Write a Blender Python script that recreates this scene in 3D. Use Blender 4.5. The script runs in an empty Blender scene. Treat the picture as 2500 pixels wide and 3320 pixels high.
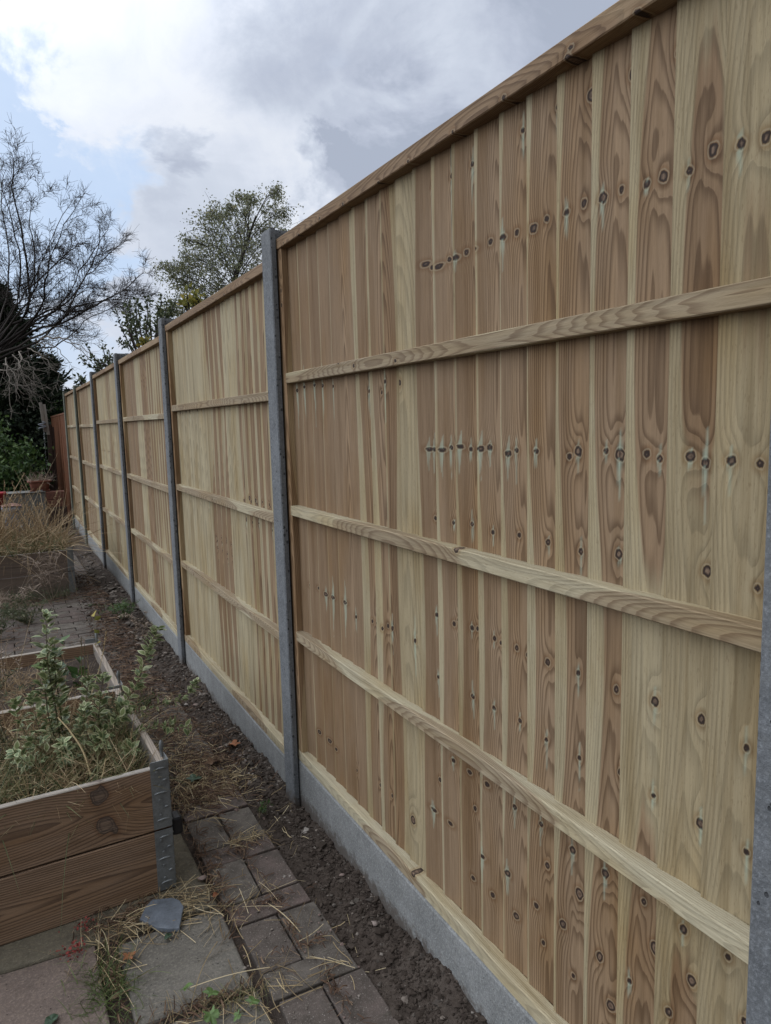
import bpy, math, random
import numpy as np
from mathutils import Matrix, Vector
RNG = np.random.default_rng(7); random.seed(7)
R = math.radians
SC = bpy.context.scene
COL = SC.collection

# ------------------------------------------------------------------ camera
YAW, PITCH, ROLL = R(27.533), R(-7.221), R(-1.474)
CP = np.array([-0.8546, -2.3611, 1.5]); FPX = 2349.7
cF = np.array([math.sin(YAW)*math.cos(PITCH), math.cos(YAW)*math.cos(PITCH), math.sin(PITCH)])
_r = np.array([math.cos(YAW), -math.sin(YAW), 0]); _u = np.cross(_r, cF)
cR = math.cos(ROLL)*_r + math.sin(ROLL)*_u; cU = -math.sin(ROLL)*_r + math.cos(ROLL)*_u
cam = bpy.data.cameras.new('camera'); co = bpy.data.objects.new('camera', cam); COL.objects.link(co)
co.matrix_world = Matrix(((cR[0], cU[0], -cF[0], CP[0]), (cR[1], cU[1], -cF[1], CP[1]), (cR[2], cU[2], -cF[2], CP[2]), (0, 0, 0, 1)))
cam.sensor_fit = 'HORIZONTAL'; cam.sensor_width = 36; cam.lens = 36*FPX/2500
cam.clip_start = .02; cam.clip_end = 500
SC.camera = co

def ray(u, v): return cF + cR*(u-1250)/FPX + cU*(1660-v)/FPX
def atY(u, v, Y):
    d = ray(u, v); return CP + d*((Y-CP[1])/d[1])
def dirn(u, v):
    d = ray(u, v); return d/np.linalg.norm(d)

# ------------------------------------------------------------------ world, sun, exposure
SUN_EL, SUN_AZ = R(34), R(38)          # azimuth from +Y towards +X (behind the fence, veiled by cloud)
SC.view_settings.view_transform = 'Standard'; SC.view_settings.look = 'None'
SC.view_settings.exposure = 0.22; SC.view_settings.gamma = 1.0
W = bpy.data.worlds.new('World'); SC.world = W; W.use_nodes = True
def nd(nt, t, **k):
    n = nt.nodes.new(t)
    for a, b in k.items(): setattr(n, a, b)
    return n
def setin(n, **k):
    for a, b in k.items():
        a = a.replace('_', ' ')
        n.inputs[a].default_value = b
def math_(nt, op, a, b=None, clamp=False):
    n = nd(nt, 'ShaderNodeMath', operation=op, use_clamp=clamp)
    for i, x in enumerate((a, b)):
        if x is None: continue
        if isinstance(x, (int, float)): n.inputs[i].default_value = x
        else: nt.links.new(x, n.inputs[i])
    return n.outputs[0]
def mixc(nt, f, a, b, mode='MIX'):
    n = nd(nt, 'ShaderNodeMix', data_type='RGBA', blend_type=mode)
    for s, x in ((n.inputs[0], f), (n.inputs[6], a), (n.inputs[7], b)):
        if isinstance(x, (int, float)): s.default_value = x
        elif isinstance(x, (tuple, list)): s.default_value = (*x[:3], 1)
        else: nt.links.new(x, s)
    return n.outputs[2]
def maprange(nt, x, a, b, c, d, smooth=False):
    n = nd(nt, 'ShaderNodeMapRange'); n.interpolation_type = 'SMOOTHSTEP' if smooth else 'LINEAR'
    for i, q in enumerate((a, b, c, d)): n.inputs[i+1].default_value = q
    nt.links.new(x, n.inputs[0]); return n.outputs[0]
def noise(nt, vec, scale, detail=4, rough=.55, dist=0., out=0):
    n = nd(nt, 'ShaderNodeTexNoise'); n.inputs['Scale'].default_value = scale
    n.inputs['Detail'].default_value = detail; n.inputs['Roughness'].default_value = rough; n.inputs['Distortion'].default_value = dist
    if vec is not None: nt.links.new(vec, n.inputs['Vector'])
    return n.outputs[out]
def vmul(nt, vec, s):
    n = nd(nt, 'ShaderNodeVectorMath', operation='MULTIPLY'); nt.links.new(vec, n.inputs[0]); n.inputs[1].default_value = s
    return n.outputs[0]
def ramp(nt, x, stops):
    n = nd(nt, 'ShaderNodeValToRGB'); e = n.color_ramp.elements
    while len(e) < len(stops): e.new(.5)
    for i, (p, c) in enumerate(stops): e[i].position = p; e[i].color = (*c, 1)
    nt.links.new(x, n.inputs[0]); return n.outputs[0]

def build_world():
    nt = W.node_tree; nt.nodes.clear()
    out = nd(nt, 'ShaderNodeOutputWorld'); bg = nd(nt, 'ShaderNodeBackground'); bg.inputs[1].default_value = .1
    sky = nd(nt, 'ShaderNodeTexSky', sky_type='NISHITA'); sky.sun_disc = False
    sky.sun_elevation = SUN_EL; sky.sun_rotation = SUN_AZ; sky.air_density = 1.0; sky.dust_density = .6
    tc = nd(nt, 'ShaderNodeTexCoord'); d0 = tc.outputs['Generated']
    # turbulence of the direction
    n1 = noise(nt, vmul(nt, d0, (1, 1, 1.5)), 5.0, 7, .6, .3, out=1)
    off = nd(nt, 'ShaderNodeVectorMath', operation='SUBTRACT'); nt.links.new(n1, off.inputs[0]); off.inputs[1].default_value = (.5, .5, .5)
    ad = nd(nt, 'ShaderNodeVectorMath', operation='MULTIPLY_ADD'); nt.links.new(off.outputs[0], ad.inputs[0]); ad.inputs[1].default_value = (.36, .36, .36); nt.links.new(d0, ad.inputs[2])
    nm = nd(nt, 'ShaderNodeVectorMath', operation='NORMALIZE'); nt.links.new(ad.outputs[0], nm.inputs[0]); dv = nm.outputs[0]
    def blobs(lst):
        tot = None
        for (u, v, ang, amp) in lst:
            D = nd(nt, 'ShaderNodeVectorMath', operation='DOT_PRODUCT'); nt.links.new(dv, D.inputs[0])
            D.inputs[1].default_value = tuple(dirn(u, v)) if not isinstance(u, tuple) else u
            m = maprange(nt, D.outputs['Value'], math.cos(R(ang)), 1.0, 0, amp, True)
            tot = m if tot is None else math_(nt, 'ADD', tot, m)
        return tot
    grey = blobs([(980, 260, 7, .28), (1080, 120, 7, .25), (1700, 60, 13, .50), (2150, -100, 16, .62), (1150, 620, 4.8, .85), (1350, 520, 6, .62), (1180, 430, 3, .4), (1250, 330, 4, .22), (640, 500, 2.8, .55), (560, 640, 3.2, .25),
                  (1450, 700, 8, .5), (760, 720, 6, .42), (850, 100, 6, .22), (560, 1020, 8, .30), (150, 1250, 8, .35), (2600, 900, 20, .6), (450, 850, 5, .2), (300, 300, 5, .12)])
    blue = blobs([(30, 480, 4.2, 1.0), (-150, 300, 8, 1.1), (170, 560, 3.2, .55), (330, 760, 3.4, .85), (400, 640, 3.4, .55), (180, 800, 4.5, .9), (300, 1160, 4.5, .75), (30, 900, 5, .7), (20, 20, 5, .5),
                  (500, 560, 4, .3), (1340, 760, 4, .30), (-900, 200, 18, .8)])
    fine = noise(nt, d0, 9, 8, .62, .4)
    g2 = math_(nt, 'ADD', grey, maprange(nt, fine, .3, .7, -.16, .18))
    cloud = ramp(nt, g2, [(0., (.70, .735, .80)), (.25, (.62, .665, .755)), (.5, (.53, .58, .675)), (.8, (.43, .475, .575)), (1., (.36, .405, .50))])
    # out-of-view overcast shaped to light the fence: lobe added high west, south dimmed
    Dw = nd(nt, 'ShaderNodeVectorMath', operation='DOT_PRODUCT'); nt.links.new(d0, Dw.inputs[0]); Dw.inputs[1].default_value = tuple(np.array([-.56, .05, .83])/np.linalg.norm([-.56, .05, .83]))
    gain = maprange(nt, Dw.outputs['Value'], .15, 1., 1.0, 3.2, True)
    Ds = nd(nt, 'ShaderNodeVectorMath', operation='DOT_PRODUCT'); nt.links.new(d0, Ds.inputs[0]); Ds.inputs[1].default_value = (0, -1, 0)
    gain2 = maprange(nt, Ds.outputs['Value'], .0, .85, 1.0, .22, True)
    cl = nd(nt, 'ShaderNodeVectorMath', operation='SCALE'); nt.links.new(cloud, cl.inputs[0]); nt.links.new(math_(nt, 'MULTIPLY', math_(nt, 'MULTIPLY', gain, gain2), 10.0), cl.inputs['Scale'])
    # gaps: a pale thin-cloud blue over the Nishita blue
    thin = mixc(nt, .86, sky.outputs[0], (4.6, 6.0, 8.2))
    bl = maprange(nt, math_(nt, 'ADD', blue, maprange(nt, fine, .3, .7, -.35, .3)), .1, 1.0, 0, .8, True)
    c = mixc(nt, bl, cl.outputs[0], thin)
    # under the horizon
    sx = nd(nt, 'ShaderNodeSeparateXYZ'); nt.links.new(d0, sx.inputs[0])
    c = mixc(nt, maprange(nt, sx.outputs[2], -.05, .0, 1, 0), c, (1.2, 1.1, 1.0))
    nt.links.new(c, bg.inputs[0]); nt.links.new(bg.outputs[0], out.inputs[0])
    W.cycles.sampling_method = 'MANUAL'; W.cycles.sample_map_resolution = 512
build_world()
sl = bpy.data.lights.new('sun', 'SUN'); sl.energy = .6; sl.angle = R(30); sl.color = (1, .95, .88)
so = bpy.data.objects.new('sun', sl); COL.objects.link(so)
sd = Vector((math.sin(SUN_AZ)*math.cos(SUN_EL), math.cos(SUN_AZ)*math.cos(SUN_EL), math.sin(SUN_EL)))
so.rotation_euler = sd.to_track_quat('Z', 'Y').to_euler()

# ------------------------------------------------------------------ tagging helpers
def tag(o, label=None, cat=None, group=None, kind=None):
    if label: o['label'] = label
    if cat: o['category'] = cat
    if group: o['group'] = group
    if kind: o['kind'] = kind
    return o
def thing(name, label, cat, loc=(0, 0, 0), group=None):
    o = bpy.data.objects.new(name, None); COL.objects.link(o); o.location = loc; o.empty_display_size = .1
    return tag(o, label, cat, group)

class MB:
    """collects geometry for ONE mesh"""
    def __init__(s): s.v = []; s.lt = []; s.ll = []; s.m = []; s.sm = []; s.at = {}; s.n = 0
    def add(s, v, f, mat=0, smooth=False, **at):
        v = np.asarray(v, float).reshape(-1, 3)
        if isinstance(f, np.ndarray):
            s.lt.append(np.full(len(f), f.shape[1])); s.ll.append((f+s.n).ravel()); nf = len(f)
        else:
            s.lt.append(np.array([len(q) for q in f])); s.ll.append(np.array([i for q in f for i in q])+s.n); nf = len(f)
        s.v.append(v); s.m.append(np.full(nf, mat) if np.isscalar(mat) else np.asarray(mat)); s.sm.append(np.full(nf, smooth))
        for k, a in at.items():
            a = np.asarray(a, float)
            s.at.setdefault(k, []).append((s.n, np.broadcast_to(a, (len(v),)+a.shape[1:]) if a.ndim else np.full(len(v), float(a))))
        s.n += len(v); return s
    def box(s, x0, x1, y0, y1, z0, z1, mat=0, **at):
        v = [(x, y, z) for z in (z0, z1) for y in (y0, y1) for x in (x0, x1)]
        return s.add(v, [(0, 2, 3, 1), (4, 5, 7, 6), (0, 1, 5, 4), (2, 6, 7, 3), (0, 4, 6, 2), (1, 3, 7, 5)], mat, **at)
    def bevbox(s, x0, x1, y0, y1, z0, z1, b=.003, mat=0, **at):
        """box with chamfered edges, convex hull of 24 points"""
        import bmesh
        bm = bmesh.new(); bmesh.ops.create_cube(bm, size=1)
        for q in bm.verts: q.co = Vector(((x0+x1)/2+q.co.x*(x1-x0), (y0+y1)/2+q.co.y*(y1-y0), (z0+z1)/2+q.co.z*(z1-z0)))
        bmesh.ops.bevel(bm, geom=bm.edges[:], offset=b, segments=2, profile=.5, affect='EDGES')
        bm.verts.index_update()
        s.add([q.co[:] for q in bm.verts], [[q.index for q in f.verts] for f in bm.faces], mat, **at); bm.free(); return s
    def build(s, name, mats, parent=None, loc=None):
        V = np.concatenate(s.v); LT = np.concatenate(s.lt); LL = np.concatenate(s.ll); M = np.concatenate(s.m); SM = np.concatenate(s.sm)
        if loc is not None: V = V-np.asarray(loc)
        me = bpy.data.meshes.new(name); me.vertices.add(len(V)); me.vertices.foreach_set('co', V.ravel().astype('f4'))
        me.loops.add(len(LL)); me.loops.foreach_set('vertex_index', LL.astype('i4'))
        me.polygons.add(len(LT)); st = np.concatenate([[0], np.cumsum(LT)[:-1]])
        me.polygons.foreach_set('loop_start', st.astype('i4')); me.polygons.foreach_set('loop_total', LT.astype('i4'))
        me.polygons.foreach_set('material_index', M.astype('i4')); me.polygons.foreach_set('use_smooth', SM.astype(bool))
        for k, lst in s.at.items():
            dim = lst[0][1].ndim
            if dim == 1:
                a = np.zeros(len(V), 'f4')
                for n0, x in lst: a[n0:n0+len(x)] = x
                me.attributes.new(k, 'FLOAT', 'POINT').data.foreach_set('value', a)
            else:
                a = np.zeros((len(V), 3), 'f4')
                for n0, x in lst: a[n0:n0+len(x)] = x
                me.attributes.new(k, 'FLOAT_VECTOR', 'POINT').data.foreach_set('vector', a.ravel())
        me.update(calc_edges=True); me.validate()
        for m in (mats if isinstance(mats, (list, tuple)) else [mats]): me.materials.append(m)
        o = bpy.data.objects.new(name, me); COL.objects.link(o)
        if loc is not None and parent is None: o.location = loc
        if parent is not None: o.parent = parent
        return o

# ------------------------------------------------------------------ numpy noise
def _h(ix, iy, seed):
    n = (ix.astype(np.int64)*374761393 + iy.astype(np.int64)*668265263 + seed*974711) & 0x7fffffff
    n = ((n ^ (n >> 13))*1274126177) & 0x7fffffff
    return ((n ^ (n >> 16)) & 0xffff)/65535.
def vnoise(x, y, seed=0):
    x = np.asarray(x, float); y = np.asarray(y, float)
    ix = np.floor(x); iy = np.floor(y); fx = x-ix; fy = y-iy; fx = fx*fx*(3-2*fx); fy = fy*fy*(3-2*fy)
    a = _h(ix, iy, seed); b = _h(ix+1, iy, seed); c = _h(ix, iy+1, seed); d = _h(ix+1, iy+1, seed)
    return (a*(1-fx)+b*fx)*(1-fy)+(c*(1-fx)+d*fx)*fy - .5
def fbm(x, y, seed=0, o=4):
    t = 0; a = 1.
    for i in range(o): t = t+a*vnoise(np.asarray(x)*2**i, np.asarray(y)*2**i, seed+i); a *= .5
    return t

# ------------------------------------------------------------------ materials
def mat(name, rough=.8, spec=.3):
    m = bpy.data.materials.new(name); m.use_nodes = True; nt = m.node_tree; b = nt.nodes['Principled BSDF']
    b.inputs['Roughness'].default_value = rough; b.inputs['Specular IOR Level'].default_value = spec
    return m, nt, b
def attr(nt, name, out='Fac'):
    n = nd(nt, 'ShaderNodeAttribute', attribute_name=name); return n.outputs[out]
def objco(nt):
    return nd(nt, 'ShaderNodeTexCoord').outputs['Object']
def geopos(nt):
    return nd(nt, 'ShaderNodeNewGeometry').outputs['Position']
def bump(nt, b, h, strength, dist=.002):
    n = nd(nt, 'ShaderNodeBump'); n.inputs['Strength'].default_value = strength; n.inputs['Distance'].default_value = dist
    nt.links.new(h, n.inputs['Height']); nt.links.new(n.outputs[0], b.inputs['Normal'])

def wood_mat(name, sap, heart, late, axis='Z', ringw=.0036, weather=0., knotc=(.03, .019, .014), tint=None):
    m, nt, b = mat(name, .78, .22)
    sx = nd(nt, 'ShaderNodeSeparateXYZ'); nt.links.new(attr(nt, 'wa', 'Vector'), sx.inputs[0]); r, ht, kd = sx.outputs
    sb = nd(nt, 'ShaderNodeSeparateXYZ'); nt.links.new(attr(nt, 'wb', 'Vector'), sb.inputs[0]); st, rnd, fr = sb.outputs
    p = geopos(nt)
    st_ = {'Z': (1, 1, .035), 'Y': (1, .035, 1), 'X': (.035, 1, 1)}[axis]
    g1 = noise(nt, vmul(nt, p, st_), 260, 3, .6)
    g2 = noise(nt, vmul(nt, p, tuple(.6*q if q == 1 else q*.35 for q in st_)), 90, 3, .55)
    sp = noise(nt, vmul(nt, p, tuple(1 if q == 1 else .22 for q in st_)), 420, 2, .5)
    big = noise(nt, vmul(nt, p, tuple(1 if q == 1 else .3 for q in st_)), 9, 3, .55)
    # growth rings: slow rise, sharp dark late wood
    rr = math_(nt, 'ADD', math_(nt, 'DIVIDE', r, ringw), math_(nt, 'MULTIPLY', math_(nt, 'SUBTRACT', g2, .5), .55))
    f = math_(nt, 'FRACT', rr)
    lw = math_(nt, 'MULTIPLY', maprange(nt, f, .35, .86, 0, 1, True), maprange(nt, f, .9, 1.0, 1, 0, True))
    hm = math_(nt, 'MULTIPLY', maprange(nt, math_(nt, 'ADD', ht, math_(nt, 'MULTIPLY', math_(nt, 'SUBTRACT', g2, .5), .003)), -.0014, .0014, 0, 1, True), math_(nt, 'SUBTRACT', 1.0, fr))
    base = mixc(nt, hm, sap, heart)
    lwf = math_(nt, 'MULTIPLY', lw, math_(nt, 'ADD', .58, math_(nt, 'MULTIPLY', hm, .22)))
    c = mixc(nt, lwf, base, mixc(nt, hm, tuple(q*.66 for q in sap), late))
    # fibres, board to board tone, broad patches
    c = mixc(nt, 1.0, c, ramp(nt, g1, [(.25, (.76, .74, .70)), (.5, (1, 1, 1)), (.75, (1.12, 1.12, 1.12))]), 'MULTIPLY')
    c = mixc(nt, math_(nt, 'MULTIPLY', maprange(nt, sp, .30, .40, .38, 0), math_(nt, 'SUBTRACT', 1.0, math_(nt, 'MULTIPLY', hm, .5))), c, (.20, .15, .09))
    c = mixc(nt, maprange(nt, rnd, 0, 1, .0, 1.), c, mixc(nt, 1.0, c, (.80, .75, .69), 'MULTIPLY'))
    wide = noise(nt, vmul(nt, p, tuple(1 if q == 1 else .03 for q in st_)), 48, 2, .5)
    c = mixc(nt, 1.0, c, ramp(nt, wide, [(.28, (.80, .76, .70)), (.5, (1, 1, 1)), (.72, (1.10, 1.09, 1.06))]), 'MULTIPLY')
    c = mixc(nt, maprange(nt, big, .45, .75, 0, .75), c, mixc(nt, 1.0, c, (.86, .74, .54), 'MULTIPLY'))
    # knots
    halo = maprange(nt, kd, .0, .013, .6, 0, True)
    c = mixc(nt, halo, c, mixc(nt, 1.0, c, (.60, .42, .26), 'MULTIPLY'))
    kin = ramp(nt, maprange(nt, kd, -.012, .001, 0, 1), [(0, (.20, .135, .09)), (.35, (.10, .06, .038)), (.55, (.19, .13, .088)), (.74, knotc), (1, knotc)])
    kn = mixc(nt, maprange(nt, g1, .4, .62, 0, .7), kin, (.03, .02, .016))
    c = mixc(nt, maprange(nt, math_(nt, 'ADD', kd, math_(nt, 'MULTIPLY', math_(nt, 'SUBTRACT', g1, .5), .002)), -.0009, .0009, 1, 0, True), c, kn)
    c = mixc(nt, math_(nt, 'MULTIPLY', maprange(nt, kd, .0004, .0012, 0, (.32 if not weather else 0.), True), maprange(nt, kd, .0018, .0038, 1, 0, True)), c, (.36, .32, .22))
    # preservative bloom: pale blue-green streaks
    sg = math_(nt, 'MULTIPLY', st, maprange(nt, g1, .3, .65, .35, 1))
    c = mixc(nt, math_(nt, 'MULTIPLY', sg, .75), c, (.33, .40, .31))
    if weather:
        wn = noise(nt, vmul(nt, p, st_), 60, 4, .6)
        c = mixc(nt, maprange(nt, wn, .25, .75, weather*.4, weather), c, (.22, .21, .20))
    if tint: c = mixc(nt, 1.0, c, tint, 'MULTIPLY')
    nt.links.new(c, b.inputs['Base Color'])
    hgt = math_(nt, 'ADD', math_(nt, 'MULTIPLY', g1, .6), math_(nt, 'ADD', math_(nt, 'MULTIPLY', lw, .45), math_(nt, 'MULTIPLY', sp, .5)))
    bump(nt, b, hgt, .55, .0012)
    return m
WOOD_B = wood_mat('treated pine boards', (.360, .312, .205), (.258, .182, .114), (.122, .078, .045), 'Z')
WOOD_RY = wood_mat('treated pine rails', (.375, .335, .235), (.275, .225, .152), (.16, .115, .074), 'Y', .0042)
WOOD_TOP = wood_mat('brown pine cap rail', (.27, .195, .12), (.225, .155, .095), (.115, .072, .042), 'Y', .0045)
WOOD_ST = wood_mat('pine stile', (.40, .30, .18), (.29, .195, .115), (.16, .10, .055), 'Z', .006)
BED_X = wood_mat('weathered bed planks', (.33, .225, .145), (.285, .185, .115), (.09, .05, .028), 'X', .0065, .16, (.085, .05, .03))
BED_Y = wood_mat('weathered bed side planks', (.25, .215, .17), (.23, .19, .15), (.12, .10, .08), 'Y', .006, .6)
EDGE_X = wood_mat('grey weathered plank edge with painted light', (.42, .39, .35), (.36, .33, .29), (.20, .17, .14), 'X', .004, .5)  # top edges: weathered grey, with the light they catch painted in
EDGE_Y = wood_mat('grey weathered side edge with painted light', (.36, .31, .25), (.31, .26, .21), (.15, .12, .09), 'Y', .004, .4)  # same for the side planks: weathering plus painted top light
BED_OLD = wood_mat('greyed old planks', (.19, .14, .11), (.165, .12, .092), (.08, .055, .04), 'X', .007, .3)
OLD_F = wood_mat('orange stained old fence', (.185, .080, .042), (.15, .062, .032), (.06, .026, .015), 'Z', .009)
GREYW = wood_mat('grey broken timber', (.33, .31, .28), (.28, .26, .23), (.15, .14, .12), 'Z', .008, .5)

def concrete(name, col, pits=1., scale=1., splash=None):
    m, nt, b = mat(name, .85, .25); p = geopos(nt)
    n1 = noise(nt, p, 6, 5, .6); n2 = noise(nt, p, 420*scale, 3, .6); n3 = noise(nt, p, 60*scale, 4, .6)
    c = mixc(nt, maprange(nt, n1, .3, .7, 0, 1), tuple(q*.74 for q in col), tuple(q*1.16 for q in col))
    n4 = noise(nt, p, 170*scale, 4, .7); n5 = noise(nt, p, 24*scale, 5, .65)
    c = mixc(nt, maprange(nt, n5, .38, .62, .5, 0), c, tuple(q*.55 for q in col))
    c = mixc(nt, maprange(nt, n4, .50, .68, 0, .65), c, tuple(min(1, q*1.75) for q in col))
    c = mixc(nt, maprange(nt, n4, .32, .44, .6, 0), c, tuple(q*.45 for q in col))
    c = mixc(nt, maprange(nt, n2, .35, .7, .0, .5), c, tuple(q*.62 for q in col))
    c = mixc(nt, maprange(nt, n3, .5, .75, 0, .4), c, (col[0]*1.2, col[1]*1.16, col[2]*1.08))
    v = nd(nt, 'ShaderNodeTexVoronoi'); v.inputs['Scale'].default_value = 120*scale; v.inputs['Randomness'].default_value = 1
    nt.links.new(vmul(nt, p, (1, 1, .75)), v.inputs['Vector'])
    hs = nd(nt, 'ShaderNodeSeparateColor'); nt.links.new(v.outputs['Color'], hs.inputs[0])
    rad = maprange(nt, hs.outputs[0], .62, 1., 0, .30*pits)
    pit = maprange(nt, math_(nt, 'SUBTRACT', v.outputs['Distance'], rad), -.06, .02, 1, 0, True)
    pit = math_(nt, 'MULTIPLY', pit, maprange(nt, hs.outputs[0], .62, .68, 0, 1))
    c = mixc(nt, math_(nt, 'MULTIPLY', pit, .85), c, tuple(q*.22 for q in col))
    if splash:                        # soil thrown up on the foot of the concrete, in ragged spots
        sz = nd(nt, 'ShaderNodeSeparateXYZ'); nt.links.new(objco(nt), sz.inputs[0])
        sn = noise(nt, p, 38, 5, .7); sh = math_(nt, 'ADD', sz.outputs[2], math_(nt, 'MULTIPLY', math_(nt, 'SUBTRACT', sn, .5), .16))
        c = mixc(nt, maprange(nt, sh, splash-.02, splash+.03, .85, 0, True), c, (.075, .06, .048))
    nt.links.new(c, b.inputs['Base Color'])
    bump(nt, b, math_(nt, 'SUBTRACT', math_(nt, 'ADD', math_(nt, 'MULTIPLY', n2, .5), n4), math_(nt, 'MULTIPLY', pit, 1.5)), .7, .0025)
    return m
POST = concrete('grey post concrete', (.145, .153, .16), 1.7, .85, .03)
GRAVELB = concrete('gravel board concrete', (.215, .22, .215), .6, 1., .165)
SLAB_G = concrete('grey paving slab', (.14, .128, .108), .8, .8)
SLAB_P = concrete('pink paving slab', (.145, .112, .093), .7, .8)
SLAB_M = concrete('mossy paving slab', (.115, .10, .072), .7, .8)
BLOCK = concrete('rendered block', (.16, .16, .15), .3, .4)

def paver_mat():
    m, nt, b = mat('block paver', .88, .2); p = geopos(nt); rnd = attr(nt, 'rnd')
    c0 = ramp(nt, rnd, [(0, (.105, .077, .067)), (.4, (.098, .084, .072)), (.75, (.128, .113, .094)), (1, (.085, .068, .060))])
    n1 = noise(nt, p, 22, 5, .65); n2 = noise(nt, p, 260, 3, .6)
    c = mixc(nt, maprange(nt, n1, .35, .62, 0, .85), c0, (.055, .046, .038))
    c = mixc(nt, maprange(nt, n2, .55, .75, 0, .55), c, (.26, .23, .20))
    v = nd(nt, 'ShaderNodeTexVoronoi'); v.inputs['Scale'].default_value = 75; nt.links.new(p, v.inputs['Vector'])
    c = mixc(nt, maprange(nt, v.outputs['Distance'], .10, .16, .5, 0), c, (.30, .27, .24))
    nt.links.new(c, b.inputs['Base Color']); bump(nt, b, math_(nt, 'ADD', n2, n1), .6, .003); return m
PAVER = paver_mat()

def soil_mat():
    m, nt, b = mat('garden soil', .95, .1); p = geopos(nt)
    n1 = noise(nt, p, 3.5, 6, .65); n2 = noise(nt, p, 60, 5, .7); n3 = noise(nt, p, 300, 3, .6)
    c = ramp(nt, n1, [(.3, (.045, .035, .028)), (.5, (.066, .052, .043)), (.7, (.092, .076, .063))])
    c = mixc(nt, maprange(nt, n2, .35, .7, .55, 0), c, (.026, .019, .014))
    c = mixc(nt, maprange(nt, n3, .62, .75, 0, .5), c, (.20, .17, .14))
    nt.links.new(c, b.inputs['Base Color'])
    bump(nt, b, math_(nt, 'ADD', n2, math_(nt, 'MULTIPLY', n3, .6)), .9, .006); return m
SOIL = soil_mat()

def rnd_mat(name, stops, rough=.7, spec=.25, trans=0., noisy=0., sc=120):
    """colour picked per leaf / blade / stone from the 'rnd' attribute"""
    m, nt, b = mat(name, rough, spec)
    c = ramp(nt, attr(nt, 'rnd'), stops)
    if noisy:
        n1 = noise(nt, geopos(nt), sc, 3, .6); c = mixc(nt, maprange(nt, n1, .3, .7, 0, noisy), c, mixc(nt, 1., c, (.45, .42, .38), 'MULTIPLY'))
    nt.links.new(c, b.inputs['Base Color'])
    if trans:
        t = nd(nt, 'ShaderNodeBsdfTranslucent'); nt.links.new(c, t.inputs[0]); mx = nd(nt, 'ShaderNodeMixShader'); mx.inputs[0].default_value = trans
        nt.links.new(b.outputs[0], mx.inputs[1]); nt.links.new(t.outputs[0], mx.inputs[2]); nt.links.new(mx.outputs[0], nt.nodes['Material Output'].inputs[0])
    return m
STONE = rnd_mat('loose stones', [(0, (.055, .045, .038)), (.45, (.11, .095, .08)), (.75, (.19, .16, .135)), (.93, (.28, .255, .23)), (1, (.22, .16, .14))], .9, .2, 0, .6, 200)
CLOD = rnd_mat('soil clods', [(0, (.035, .027, .022)), (.6, (.068, .054, .044)), (1, (.115, .097, .082))], .95, .1, 0, .6, 150)
STRAW = rnd_mat('dry straw', [(0, (.13, .09, .05)), (.4, (.23, .17, .09)), (.75, (.36, .28, .155)), (1, (.50, .42, .27))], .7, .2, .15)
MULCH = rnd_mat('brown litter', [(0, (.045, .027, .018)), (.45, (.085, .05, .033)), (.8, (.13, .082, .052)), (1, (.21, .145, .095))], .85, .15, .1)
DEADG = rnd_mat('dead grass', [(0, (.17, .115, .065)), (.5, (.30, .215, .125)), (1, (.45, .355, .225))], .75, .15, .2)
GREYG = rnd_mat('grey dead stems', [(0, (.18, .14, .11)), (.5, (.28, .22, .17)), (1, (.38, .31, .25))], .8, .15, .15)
GRASS = rnd_mat('grass blades', [(0, (.065, .08, .034)), (.35, (.11, .12, .052)), (.65, (.19, .17, .082)), (1, (.33, .27, .15))], .6, .3, .25)
GRASSF = rnd_mat('fresh grass', [(0, (.06, .085, .028)), (1, (.13, .165, .055))], .5, .3, .3)
WEED = rnd_mat('weed foliage', [(0, (.05, .065, .035)), (.6, (.09, .105, .06)), (1, (.15, .14, .085))], .7, .2, .2)
LEAF_G = rnd_mat('shrub leaves', [(0, (.025, .055, .018)), (.5, (.055, .105, .03)), (1, (.11, .17, .05))], .5, .35, .25)
LEAF_D = rnd_mat('dark evergreen leaves', [(0, (.012, .018, .012)), (.6, (.024, .036, .02)), (1, (.045, .06, .03))], .7, .2, .1)
LEAF_B = rnd_mat('birch leaves', [(0, (.10, .115, .065)), (.5, (.16, .175, .10)), (.9, (.23, .235, .135)), (1, (.30, .27, .13))], .6, .3, .4)
LEAF_A = rnd_mat('apple leaves', [(0, (.03, .042, .022)), (.6, (.06, .078, .036)), (1, (.11, .12, .05))], .6, .3, .2)
LEAF_Y = rnd_mat('yellow green leaves', [(0, (.10, .115, .025)), (.6, (.20, .19, .04)), (1, (.30, .24, .05))], .6, .3, .3)
VAR_G = rnd_mat('variegated leaf green', [(0, (.07, .105, .045)), (.6, (.13, .175, .075)), (1, (.21, .24, .10))], .5, .35, .2)
VAR_C = rnd_mat('variegated leaf cream', [(0, (.22, .25, .12)), (.6, (.34, .37, .20)), (1, (.46, .47, .29))], .5, .35, .2)
REDL = rnd_mat('red sprig', [(0, (.14, .02, .018)), (1, (.26, .05, .04))], .6, .3, .2)
RUSTL = rnd_mat('rust dead leaf', [(0, (.20, .075, .035)), (1, (.38, .18, .09))], .75, .2, .15, .5, 90)
BARK = rnd_mat('dark bark', [(0, (.026, .022, .02)), (.5, (.045, .039, .035)), (1, (.075, .066, .06))], .9, .1)
BARKP = rnd_mat('pale dead twigs', [(0, (.11, .10, .085)), (1, (.24, .21, .18))], .9, .1)
STEMG = rnd_mat('plant stems', [(0, (.06, .055, .03)), (1, (.14, .11, .06))], .8, .2)

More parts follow.
